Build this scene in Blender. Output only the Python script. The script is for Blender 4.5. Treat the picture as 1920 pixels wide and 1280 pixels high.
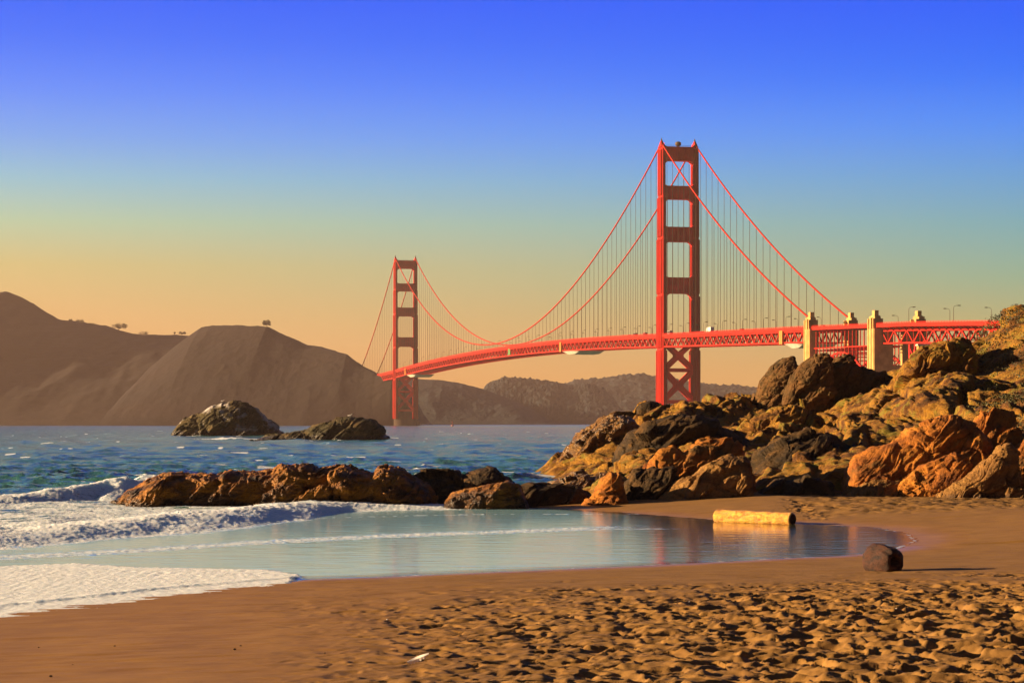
import bpy, math, random
import numpy as np
from mathutils import Vector, Matrix
random.seed(7)
for o in list(bpy.data.objects): bpy.data.objects.remove(o)
SC = bpy.context.scene
COL = SC.collection
R = math.radians

# ------------------------------------------------------------------ camera
F = 4215.0; HY = 792.0; CH = 4.0          # focal length and horizon in 1920x1280 pixels, eye height
cam = bpy.data.objects.new("camera", bpy.data.cameras.new("camera")); COL.objects.link(cam)
cam.location = (0, 0, CH); cam.rotation_euler = (R(90), 0, 0)
cam.data.sensor_width = 36; cam.data.lens = 36 * F / 1920
cam.data.shift_y = (HY - 640) / 1920
cam.data.clip_start = 0.5; cam.data.clip_end = 60000
SC.camera = cam
def P(px, py, Y): return ((px - 960) / F * Y, Y, CH + (HY - py) / F * Y)

# ------------------------------------------------------------------ exposure, sun, sky
SC.view_settings.view_transform = 'Standard'; SC.view_settings.look = 'None'
SC.view_settings.gamma = 1.0; SC.view_settings.exposure = 1.6
EXPO = 2.0 ** 1.6
SUN_E, SUN_A = 12.0, 4.0                 # elevation, degrees beyond (+) / this side (-) of due left
SD = Vector((-math.cos(R(SUN_E)) * math.cos(R(SUN_A)), math.cos(R(SUN_E)) * math.sin(R(SUN_A)), math.sin(R(SUN_E))))
sl = bpy.data.lights.new("sun", 'SUN'); sl.energy = 5.0; sl.angle = R(0.6); sl.color = (1.0, 0.67, 0.36)
so = bpy.data.objects.new("sun", sl); COL.objects.link(so)
so.rotation_euler = SD.to_track_quat('Z', 'Y').to_euler()

def lin(c):
    return tuple(((v / 255) / 12.92 if v / 255 <= 0.04045 else ((v / 255 + 0.055) / 1.055) ** 2.4) for v in c)
world = bpy.data.worlds.new("World"); SC.world = world; world.use_nodes = True
wt = world.node_tree; wt.nodes.clear()
def WN(t, **k):
    n = wt.nodes.new(t)
    for a, b in k.items(): setattr(n, a, b)
    return n
wo = WN('ShaderNodeOutputWorld'); bg = WN('ShaderNodeBackground'); wt.links.new(bg.outputs[0], wo.inputs[0])
tc = WN('ShaderNodeTexCoord'); sx = WN('ShaderNodeSeparateXYZ'); wt.links.new(tc.outputs['Generated'], sx.inputs[0])
def wmath(op, a, b=None):
    n = WN('ShaderNodeMath', operation=op)
    for i, v in enumerate((a, b)):
        if v is None: continue
        if isinstance(v, (int, float)): n.inputs[i].default_value = v
        else: wt.links.new(v, n.inputs[i])
    return n.outputs[0]
elev = wmath('ARCSINE', sx.outputs[2])                      # radians
elevn = wmath('MULTIPLY', elev, 1.0 / 1.6)
az = wmath('ARCTAN2', sx.outputs[0], sx.outputs[1])         # 0 ahead, negative to the left (towards the sun)
mr = WN('ShaderNodeMapRange'); wt.links.new(az, mr.inputs[0]); mr.inputs[1].default_value = -0.23; mr.inputs[2].default_value = 0.23
SKY_L = [(792, (240, 160, 88)), (700, (240, 168, 98)), (600, (234, 182, 116)), (500, (216, 194, 130)), (420, (186, 206, 170)),
         (340, (150, 196, 214)), (270, (124, 172, 240)), (180, (92, 144, 255)), (90, (56, 118, 255)), (0, (28, 100, 255))]
SKY_R = [(792, (232, 166, 90)), (700, (214, 168, 98)), (600, (174, 174, 120)), (520, (142, 178, 150)), (430, (118, 174, 182)),
         (340, (94, 162, 218)), (250, (66, 144, 250)), (150, (14, 116, 255)), (70, (0, 102, 255)), (0, (0, 92, 255))]
OUT = [(0.30, (0.060, 0.135, 0.26)), (0.50, (0.036, 0.078, 0.18)), (1.6, (0.014, 0.026, 0.07))]   # higher sky darkens
def ramp(keys):
    n = WN('ShaderNodeValToRGB'); cr = n.color_ramp; cr.interpolation = 'LINEAR'
    pts = [((HY - py) / F / 1.6, lin(c)) for py, c in keys] + [(e / 1.6, c) for e, c in OUT]
    cr.elements[0].position = pts[0][0]; cr.elements[0].color = (*pts[0][1], 1)
    cr.elements[1].position = pts[-1][0]; cr.elements[1].color = (*pts[-1][1], 1)
    for p, c in pts[1:-1]:
        e = cr.elements.new(p); e.color = (*c, 1)
    wt.links.new(elevn, n.inputs[0]); return n.outputs[0]
mx = WN('ShaderNodeMix', data_type='RGBA'); wt.links.new(mr.outputs[0], mx.inputs[0])
wt.links.new(ramp(SKY_L), mx.inputs[6]); wt.links.new(ramp(SKY_R), mx.inputs[7])
# the sky away from the setting sun (to the right and behind the camera) is much dimmer
def falloff(a0, a1, lo):
    n = WN('ShaderNodeMapRange'); wt.links.new(az, n.inputs[0]); n.inputs[1].default_value = a0; n.inputs[2].default_value = a1
    n.inputs[3].default_value = 1.0; n.inputs[4].default_value = lo; return n.outputs[0]
wt.links.new(mx.outputs[2], bg.inputs[0])
wt.links.new(wmath('MULTIPLY', wmath('MULTIPLY', falloff(0.3, 1.2, 0.28), falloff(-1.9, -2.6, 0.40)), 1.0 / EXPO), bg.inputs[1])

# ------------------------------------------------------------------ noise (vectorised)
def _h(ix, iy, iz, s):
    n = (ix * 73856093 ^ iy * 19349663 ^ iz * 83492791 ^ (s * 2654435761 & 0x7fffffff)) & 0xffffffff
    n = ((n ^ (n >> 15)) * 0x2c1b3c6d) & 0xffffffff
    n = ((n ^ (n >> 12)) * 0x297a2d39) & 0xffffffff
    return n ^ (n >> 15)
def hf(ix, iy, iz, s): return _h(ix, iy, iz, s).astype(np.float64) / 4294967295.0
def perlin(p, s=0):
    """p (n,3) -> about -1..1"""
    i = np.floor(p).astype(np.int64); f = p - i; u = f * f * f * (f * (f * 6 - 15) + 10)
    out = 0
    for dx in (0, 1):
        for dy in (0, 1):
            for dz in (0, 1):
                h = _h(i[:, 0] + dx, i[:, 1] + dy, i[:, 2] + dz, s)
                gx = ((h & 1023) / 511.5 - 1); gy = (((h >> 10) & 1023) / 511.5 - 1); gz = (((h >> 20) & 1023) / 511.5 - 1)
                d = gx * (f[:, 0] - dx) + gy * (f[:, 1] - dy) + gz * (f[:, 2] - dz)
                w = (u[:, 0] if dx else 1 - u[:, 0]) * (u[:, 1] if dy else 1 - u[:, 1]) * (u[:, 2] if dz else 1 - u[:, 2])
                out = out + w * d
    return out * 1.4
def fbm(p, o=4, s=0, g=0.5, l=2.03):
    a = 1; r = 0
    for k in range(o):
        r = r + a * perlin(p, s + k * 17); p = p * l + 3.7; a *= g
    return r
def ridged(p, o=4, s=0, g=0.5):
    a = 1; r = 0
    for k in range(o):
        r = r + a * (1 - 2 * np.abs(perlin(p, s + k * 17))); p = p * 2.03 + 5.1; a *= g
    return r
def worley(p, s=0, two_d=False, off=False):
    """F1, F2, random id of the nearest cell"""
    i = np.floor(p).astype(np.int64); n = len(p)
    f1 = np.full(n, 9.0); f2 = np.full(n, 9.0); cid = np.zeros(n); O = [0 * f1, 0 * f1, 0 * f1]
    for dx in (-1, 0, 1):
        for dy in (-1, 0, 1):
            for dz in ((0,) if two_d else (-1, 0, 1)):
                cx, cy, cz = i[:, 0] + dx, i[:, 1] + dy, i[:, 2] + dz
                qx = cx + hf(cx, cy, cz, s); qy = cy + hf(cx, cy, cz, s + 1)
                qz = p[:, 2] if two_d else cz + hf(cx, cy, cz, s + 2)
                d = (p[:, 0] - qx) ** 2 + (p[:, 1] - qy) ** 2 + (p[:, 2] - qz) ** 2
                c = hf(cx, cy, cz, s + 3); nr = d < f1
                f2 = np.where(nr, f1, np.minimum(f2, d)); f1 = np.where(nr, d, f1); cid = np.where(nr, c, cid)
                if off: O[0] = np.where(nr, p[:, 0] - qx, O[0]); O[1] = np.where(nr, p[:, 1] - qy, O[1]); O[2] = np.where(nr, p[:, 2] - qz, O[2])
    return (np.sqrt(f1), np.sqrt(f2), cid) + ((O,) if off else ())
def tilt(O, cid, k=1.0):
    """every cell gets its own tilted plane: flat fracture faces"""
    return k * (O[0] * np.sin(cid * 97.0) + O[1] * np.sin(cid * 171.0 + 1) + O[2] * np.sin(cid * 233.0 + 2))
def sm(a, b, x):
    t = np.clip((x - a) / (b - a), 0, 1); return t * t * (3 - 2 * t)

# ------------------------------------------------------------------ object helpers
def tag(o, label=None, cat=None, group=None, kind=None):
    if label: o["label"] = label
    if cat: o["category"] = cat
    if group: o["group"] = group
    if kind: o["kind"] = kind
    return o
def empty(name, loc, label=None, cat=None, group=None):
    o = bpy.data.objects.new(name, None); COL.objects.link(o); o.location = loc; o.empty_display_size = 0.1
    return tag(o, label, cat, group)
def wloc(o):
    v = Vector((0, 0, 0))
    while o is not None: v = v + o.location; o = o.parent
    return v
def link(name, me, mat, parent=None, loc=None):
    o = bpy.data.objects.new(name, me); COL.objects.link(o)
    if mat: me.materials.append(mat)
    if parent: o.parent = parent
    if loc is not None: o.location = loc
    return o
def np_mesh(name, V, Q, smooth=True, attrs=None):
    me = bpy.data.meshes.new(name)
    V = np.ascontiguousarray(V, dtype=np.float32); Q = np.ascontiguousarray(Q, dtype=np.int32); k = Q.shape[1]
    me.vertices.add(len(V)); me.vertices.foreach_set("co", V.ravel())
    me.loops.add(Q.size); me.loops.foreach_set("vertex_index", Q.ravel())
    me.polygons.add(len(Q)); me.polygons.foreach_set("loop_start", np.arange(0, Q.size, k, dtype=np.int32))
    me.polygons.foreach_set("loop_total", np.full(len(Q), k, dtype=np.int32))
    me.polygons.foreach_set("use_smooth", np.full(len(Q), smooth))
    me.update(calc_edges=True)
    for a, v in (attrs or {}).items():
        at = me.attributes.new(a, 'FLOAT', 'POINT'); at.data.foreach_set("value", np.ascontiguousarray(v, dtype=np.float32))
    return me
def grid_q(nr, nc, flip=False):
    i = np.arange(nr * nc).reshape(nr, nc)
    a, b, c, d = i[:-1, :-1].ravel(), i[:-1, 1:].ravel(), i[1:, 1:].ravel(), i[1:, :-1].ravel()
    return np.stack([a, d, c, b] if flip else [a, b, c, d], 1)
def grid_normals(V, nr, nc):
    G = V.reshape(nr, nc, 3); N = np.cross(np.gradient(G, axis=1), np.gradient(G, axis=0)).reshape(-1, 3)
    return N / np.maximum(np.linalg.norm(N, axis=1, keepdims=True), 1e-9)
class MB:
    def __init__(s): s.v = []; s.f = []
    def add(s, vs, fs):
        b = len(s.v); s.v += [tuple(v) for v in vs]; s.f += [tuple(b + i for i in f) for f in fs]
    def hexa(s, c):      # 8 corners: bottom 4 ccw, top 4 ccw
        s.add(c, [(3, 2, 1, 0), (4, 5, 6, 7), (0, 1, 5, 4), (1, 2, 6, 5), (2, 3, 7, 6), (3, 0, 4, 7)])
    def box(s, c, d):
        x, y, z = c; a, b, h = d[0] / 2, d[1] / 2, d[2] / 2
        s.hexa([(x-a, y-b, z-h), (x+a, y-b, z-h), (x+a, y+b, z-h), (x-a, y+b, z-h), (x-a, y-b, z+h), (x+a, y-b, z+h), (x+a, y+b, z+h), (x-a, y+b, z+h)])
    def beam(s, p, q, w, h):
        p, q = Vector(p), Vector(q); d = (q - p).normalized(); u = Vector((0, 0, 1))
        if abs(d.z) > 0.95: u = Vector((0.9765, 0.2156, 0))
        a = d.cross(u).normalized() * (w / 2); b = a.cross(d).normalized() * (h / 2)
        s.hexa([p-a-b, p+a-b, p+a+b, p-a+b, q-a-b, q+a-b, q+a+b, q-a+b])
    def tube(s, pts, r, n=8, caps=True):
        pts = [Vector(p) for p in pts]; rs = r if isinstance(r, (list, tuple)) else [r] * len(pts); b = len(s.v)
        for k, p in enumerate(pts):
            d = (pts[min(k+1, len(pts)-1)] - pts[max(k-1, 0)]).normalized()
            u = Vector((1, 0, 0)) if abs(d.x) < 0.8 else Vector((0, 1, 0))
            a = d.cross(u).normalized(); c = d.cross(a)
            for j in range(n):
                t = 2 * math.pi * j / n; s.v.append(tuple(p + (a * math.cos(t) + c * math.sin(t)) * rs[k]))
        for k in range(len(pts) - 1):
            for j in range(n):
                s.f.append((b+k*n+j, b+k*n+(j+1) % n, b+(k+1)*n+(j+1) % n, b+(k+1)*n+j))
        if caps:
            s.f.append(tuple(b + j for j in reversed(range(n)))); s.f.append(tuple(b + (len(pts)-1)*n + j for j in range(n)))
    def build(s, name, mat, parent=None, smooth=False, loc=None):
        org = wloc(parent) if parent else Vector(loc or (0, 0, 0))
        me = bpy.data.meshes.new(name); me.from_pydata([tuple(Vector(v) - org) for v in s.v], [], s.f); me.update()
        if smooth: me.polygons.foreach_set("use_smooth", [True] * len(me.polygons))
        return link(name, me, mat, parent, None if parent else tuple(org))

# ------------------------------------------------------------------ materials
def newmat(name):
    m = bpy.data.materials.new(name); m.use_nodes = True; t = m.node_tree
    return m, t, t.nodes['Principled BSDF']
def nd(t, typ, **k):
    n = t.nodes.new(typ)
    for a, b in k.items(): setattr(n, a, b)
    return n
def pos(t, scale=(1, 1, 1), rot=(0, 0, 0)):
    g = nd(t, 'ShaderNodeNewGeometry'); m = nd(t, 'ShaderNodeMapping'); t.links.new(g.outputs['Position'], m.inputs[0])
    m.inputs['Scale'].default_value = scale; m.inputs['Rotation'].default_value = rot; return m.outputs[0]
def noise(t, vec, scale, detail=5, rough=0.55):
    n = nd(t, 'ShaderNodeTexNoise'); t.links.new(vec, n.inputs['Vector']); n.inputs['Scale'].default_value = scale
    n.inputs['Detail'].default_value = detail; n.inputs['Roughness'].default_value = rough; return n.outputs[0]
def rampn(t, fac, pts):
    n = nd(t, 'ShaderNodeValToRGB'); cr = n.color_ramp
    cr.elements[0].position = pts[0][0]; cr.elements[1].position = pts[-1][0]
    c4 = lambda c: (*c, 1) if isinstance(c, (tuple, list)) else (c, c, c, 1)
    cr.elements[0].color = c4(pts[0][1]); cr.elements[1].color = c4(pts[-1][1])
    for p, c in pts[1:-1]: cr.elements.new(p).color = c4(c)
    t.links.new(fac, n.inputs[0]); return n.outputs[0]
def mixc(t, fac, a, b, mode='MIX'):
    n = nd(t, 'ShaderNodeMix', data_type='RGBA', blend_type=mode)
    for i, v in ((0, fac), (6, a), (7, b)):
        if hasattr(v, 'links'): t.links.new(v, n.inputs[i])
        elif i == 0: n.inputs[0].default_value = v
        else: n.inputs[i].default_value = (*v, 1)
    return n.outputs[2]
def mth(t, op, a, b=0.0, clamp=False):
    n = nd(t, 'ShaderNodeMath', operation=op, use_clamp=clamp)
    for i, v in enumerate((a, b)):
        if hasattr(v, 'links'): t.links.new(v, n.inputs[i])
        else: n.inputs[i].default_value = v
    return n.outputs[0]
def bump(t, b, h, dist, strength=1.0):
    n = nd(t, 'ShaderNodeBump'); t.links.new(h, n.inputs['Height']); n.inputs['Distance'].default_value = dist
    if hasattr(strength, 'links'): t.links.new(strength, n.inputs['Strength'])
    else: n.inputs['Strength'].default_value = strength
    t.links.new(n.outputs[0], b.inputs['Normal']); return n
def attr(t, name): 
    n = nd(t, 'ShaderNodeAttribute', attribute_name=name); return n.outputs['Fac']

def plain(name, col, rough=0.6, scale=1.0, var=0.25, bmp=0.0, metallic=0.0):
    m, t, b = newmat(name); v = pos(t); n = noise(t, v, scale)
    lo = tuple(c * (1 - var) for c in col); hi = tuple(min(1, c * (1 + var)) for c in col)
    t.links.new(rampn(t, n, [(0.35, lo), (0.65, hi)]), b.inputs['Base Color'])
    b.inputs['Roughness'].default_value = rough; b.inputs['Metallic'].default_value = metallic
    if rough >= 0.6: b.inputs['Specular IOR Level'].default_value = 0.15
    if bmp: bump(t, b, n, bmp)
    return m
def rock_mat(name, cols, scale=0.9, rough=0.85, wetz=None, wetcol=(0.02, 0.016, 0.013), bmp=0.12, lichen=None, spec=0.3, wrough=0.28):
    m, t, b = newmat(name); v = pos(t); v2 = pos(t, (0.45, 1.0, 1.7), (0, R(35), 0))
    n1 = noise(t, v2, scale, 8, 0.6); n2 = noise(t, v, scale * 6, 6, 0.65)
    k = len(cols); c = rampn(t, n1, [(0.30 + 0.40 * i / (k - 1), cc) for i, cc in enumerate(cols)])
    c = mixc(t, 0.55, c, rampn(t, n2, [(0.35, 0.35), (0.62, 1.0)]), 'MULTIPLY')
    if lichen:
        ln = noise(t, v, lichen[1], 7, 0.65); c = mixc(t, rampn(t, ln, [(lichen[2], 0.0), (lichen[2] + 0.1, 1.0)]), c, lichen[0])
    r = None
    if wetz is not None:
        g = nd(t, 'ShaderNodeNewGeometry'); s = nd(t, 'ShaderNodeSeparateXYZ'); t.links.new(g.outputs['Position'], s.inputs[0])
        z = mth(t, 'ADD', s.outputs[2], mth(t, 'MULTIPLY', mth(t, 'SUBTRACT', n1, 0.5), 2.2))
        mr = nd(t, 'ShaderNodeMapRange'); t.links.new(z, mr.inputs[0]); mr.inputs[1].default_value = wetz; mr.inputs[2].default_value = wetz + 0.5
        mr.inputs[3].default_value = 1; mr.inputs[4].default_value = 0
        c = mixc(t, mth(t, 'MULTIPLY', mr.outputs[0], 0.8), c, wetcol)
        r = mixc(t, mr.outputs[0], (rough,) * 3, (wrough,) * 3)
    t.links.new(c, b.inputs['Base Color'])
    if r is not None: t.links.new(r, b.inputs['Roughness'])
    else: b.inputs['Roughness'].default_value = rough
    b.inputs['Specular IOR Level'].default_value = spec
    v3 = nd(t, 'ShaderNodeTexVoronoi', feature='DISTANCE_TO_EDGE'); t.links.new(v2, v3.inputs['Vector']); v3.inputs['Scale'].default_value = scale * 3
    crack = rampn(t, v3.outputs['Distance'], [(0.0, 0.0), (0.12, 1.0)])
    h = mth(t, 'ADD', mth(t, 'MULTIPLY', noise(t, v, scale * 9, 8, 0.7), 1.0), mth(t, 'MULTIPLY', crack, 0.25))
    bump(t, b, h, bmp)
    return m

M = {}
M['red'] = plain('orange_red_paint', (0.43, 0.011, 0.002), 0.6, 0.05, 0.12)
M['red2'] = plain('shade_lifted_red_paint', (0.80, 0.030, 0.030), 0.7, 0.08, 0.2)  # the bridge red with its colour raised to lift struts and bracing in shade
M['cable'] = plain('cable_red', (0.38, 0.016, 0.004), 0.6, 0.1, 0.1)
M['rope'] = plain('suspender_rope', (0.10, 0.055, 0.03), 0.7, 0.2, 0.1)
M['asphalt'] = plain('asphalt', (0.05, 0.05, 0.05), 0.9, 0.3, 0.2)
M['conc'] = plain('pylon_concrete', (0.46, 0.29, 0.10), 0.85, 0.25, 0.18)
M['concd'] = plain('pier_concrete', (0.42, 0.26, 0.16), 0.85, 0.2, 0.2)
M['lampm'] = plain('lamp_metal', (0.10, 0.07, 0.045), 0.6, 1, 0.1)
M['white'] = plain('white_paint', (0.75, 0.72, 0.66), 0.5, 1, 0.05)
M['tarp'] = plain('pale_tarp', (0.50, 0.46, 0.36), 0.8, 0.2, 0.15)
M['panel'] = plain('orange_panel', (0.62, 0.22, 0.05), 0.7, 0.2, 0.1)
M['green'] = plain('green_tarp', (0.10, 0.20, 0.07), 0.7, 0.2, 0.2)
M['glass'] = plain('dark_window', (0.03, 0.035, 0.04), 0.1, 1, 0.1)
M['tyre'] = plain('tyre_rubber', (0.02, 0.02, 0.02), 0.9, 1, 0.1)
M['bark_dark'] = plain('dark_far_pier', (0.06, 0.04, 0.03), 0.9, 0.1, .1)
M['steel'] = plain('galvanised_steel', (0.45, 0.42, 0.36), 0.5, 1, 0.15)

# ------------------------------------------------------------------ waterline of the beach (world coordinates)
FILM = 0.15
def yz(py, z): return F * (CH - z) / (py - HY)
WL = [(-700, 1255), (-300, 1185), (0, 1142), (300, 1108), (480, 1092), (570, 1086), (750, 1080), (900, 1073), (1050, 1067), (1200, 1060), (1350, 1053), (1480, 1046),
      (1600, 1040), (1680, 1030), (1722, 1014), (1705, 999), (1640, 988), (1500, 981), (1350, 974), (1250, 967), (1150, 959), (1060, 953), (1000, 950)]
WL = [((px - 960) / F * yz(py, FILM), yz(py, FILM)) for px, py in WL] + [(0.6, 118), (1.0, 135), (3.6, 165), (6, 185), (12, 205), (50, 215), (300, 260)]
WLa = np.array(WL)
POLY = np.array(WL + [(400, 260), (400, -60), (-400, -60), (-60, 15)])
def sdist(X, Y):
    """signed distance to the waterline, + on the sand"""
    d = np.full(X.shape, 1e9)
    for (ax, ay), (bx, by) in zip(WLa[:-1], WLa[1:]):
        vx, vy = bx - ax, by - ay; t = np.clip(((X - ax) * vx + (Y - ay) * vy) / (vx * vx + vy * vy), 0, 1)
        d = np.minimum(d, (X - ax - t * vx) ** 2 + (Y - ay - t * vy) ** 2)
    d = np.sqrt(d); ins = np.zeros(X.shape, bool); n = len(POLY)
    for i in range(n):
        x1, y1 = POLY[i]; x2, y2 = POLY[(i + 1) % n]
        if y1 == y2: continue
        c = ((y1 > Y) != (y2 > Y)) & (X < (x2 - x1) * (Y - y1) / (y2 - y1) + x1); ins ^= c
    return np.where(ins, d, -d)

# ------------------------------------------------------------------ sand
def sand():
    xs = np.concatenate([np.arange(-120, -16, 4.0), np.arange(-16, -7, 0.25), np.arange(-7, 12.5, 0.035), np.arange(12.5, 26, 0.16), np.arange(26, 130, 4.0)])
    ys = np.concatenate([np.arange(-30, 24, 3.0), np.arange(24, 54, 0.045), np.arange(54, 112, 0.10), np.arange(112, 262, 2.0)])
    X, Y = np.meshgrid(xs, ys); X = X.ravel(); Y = Y.ravel()
    sd = sdist(X, Y)
    up = np.clip(sd, 0, None); dn = np.clip(-sd, 0, None)
    front = Y < 70
    Z = FILM + np.where(front, 0.036 * up, 0.045 * np.clip(up, 0, 9)) - np.minimum(0.05 * dn, 3)
    Z += np.where(~front, 0.12 * sm(1, 8, up), 0)
    # screen coordinates of each point, to know where the trampled sand starts
    px = 960 + F * X / np.maximum(Y, 1); py = HY + F * (CH - Z) / np.maximum(Y, 1)
    p2 = np.stack([X, Y, 0 * X], 1)
    wob = fbm(p2 * 0.35, 3, 5)
    rough = sm(380, 1150, px + 160 * wob - (1280 - py) * 0.30) * sm(1080, 1135, py + 22 * wob + (px - 1300) * 0.035) * front
    rough2 = sm(1430, 1560, px + 60 * wob) * sm(0.8, 1.8, sd) * sm(86, 92, Y) * (~front)
    rg = np.maximum(rough, rough2 * 0.8)
    near = (Y < 112) & (Y > 23) & (X > -16) & (X < 26)
    idx = np.where(near)[0]; q = p2[idx]; a = rg[idx]
    warp = np.stack([fbm(q * 1.6, 2, 11), fbm(q * 1.6, 2, 23), 0 * a], 1) * 0.35
    f1, f2, cid = worley((q + warp) * np.array([2.5, 2.1, 1]), 3, True)
    g1, g2, gid = worley((q + warp) * np.array([4.6, 4.0, 1]), 9, True)
    bowl = np.clip(1 - f1 / 0.85, 0, 1)
    h = -0.095 * bowl * (0.3 + 1.2 * cid) - 0.036 * np.clip(1 - g1 / 0.8, 0, 1) + 0.020 * fbm(q * 3.1, 4, 31, 0.6) - 0.012 * np.clip(1 - worley((q + warp) * np.array([9.5, 6.5, 1]), 13, True)[0] / 0.6, 0, 1) + 0.025 * perlin(q * 0.9, 40)
    # scattered footprints where the sand is only partly trampled
    k1, k2, kid = worley(q * np.array([1.3, 1.0, 1]) + 7, 50, True)
    foot = -0.045 * np.clip(1 - k1 / 0.30, 0, 1) * (kid < 0.55) * sm(450, 900, px[idx]) * sm(1085, 1110, py[idx]) * (Y[idx] < 60)
    smooth = 0.022 * fbm(q * np.array([0.45, 2.4, 1]), 3, 61) + 0.014 * sm(200, 700, px[idx]) * perlin(q * np.array([0.9, 4.0, 1]), 62) + 0.006 * perlin(q * np.array([1.0, 5.0, 1]), 67) * sm(0.3, 3, sd[idx])
    Z[idx] += h * a * (1 + 0.55 * sm(1100, 1500, px[idx])) + foot * (1 - a) + smooth * sm(-0.1, 1.2, sd[idx]) * (1 - a)
    wet = 1 - sm(0.25, 2.6, sd + 0.5 * wob)
    wet = np.where(front, np.maximum(wet, (1 - sm(300, 1000, px - (1280 - py) * 0.4 + 120 * wob)) * 0.55), wet * 0.8)
    me = np_mesh("sand", np.stack([X, Y, Z], 1), grid_q(len(ys), len(xs)), True, {"wet": wet, "dry": rg})
    m, t, b = newmat('beach_sand'); v = pos(t)
    n = noise(t, v, 1.1, 6); nf = noise(t, v, 60, 4, 0.7)
    dry = rampn(t, n, [(0.3, (0.19, 0.094, 0.019)), (0.7, (0.32, 0.172, 0.036))]); wetc = rampn(t, n, [(0.3, (0.31, 0.145, 0.016)), (0.7, (0.42, 0.215, 0.028))])
    half = mixc(t, 0.5, dry, (0.26, 0.125, 0.022))
    c = mixc(t, attr(t, "dry"), half, dry); c = mixc(t, attr(t, "wet"), c, wetc)
    c = mixc(t, 0.5, c, rampn(t, nf, [(0.3, 0.6), (0.6, 1.0)]), 'MULTIPLY')
    t.links.new(c, b.inputs['Base Color'])
    t.links.new(rampn(t, attr(t, "wet"), [(0.0, 0.9), (0.6, 0.62), (1.0, 0.33)]), b.inputs['Roughness'])
    b.inputs['Specular IOR Level'].default_value = 0.35
    bump(t, b, nf, 0.012, 0.6)
    tag(link("sand", me, m), kind="structure")
sand()

# ------------------------------------------------------------------ sea
BR = [  # breaking waves: crest line (px, py at water level), height, front length, back length, depth of white water behind
    dict(c=[(-500, 1075), (0, 1012), (200, 995), (400, 978), (560, 962), (640, 955), (800, 951), (960, 949)], a=[(-40, .4), (-20, .26), (-16, .30), (-13, .42), (-10, .42), (-7.5, .28), (-5, .18), (-3.6, .12), (-2, .09), (0, .06), (6, 0)], f=3.6, b=3.2, fo=5.5),
    dict(c=[(-700, 958), (-300, 950), (0, 944), (120, 938), (240, 932), (330, 925)], a=[(-60, .5), (-30, .5), (-24, .35), (-20, .95), (-17.6, .75), (-16.2, .4), (-15.0, 0)], f=2.4, b=3.0, fo=2.0),
]
def crest(br, X):
    pts = [((px - 960) / F * yz(py, 0.1), yz(py, 0.1)) for px, py in br['c']]
    return np.interp(X, [p[0] for p in pts], [p[1] for p in pts])
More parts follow.
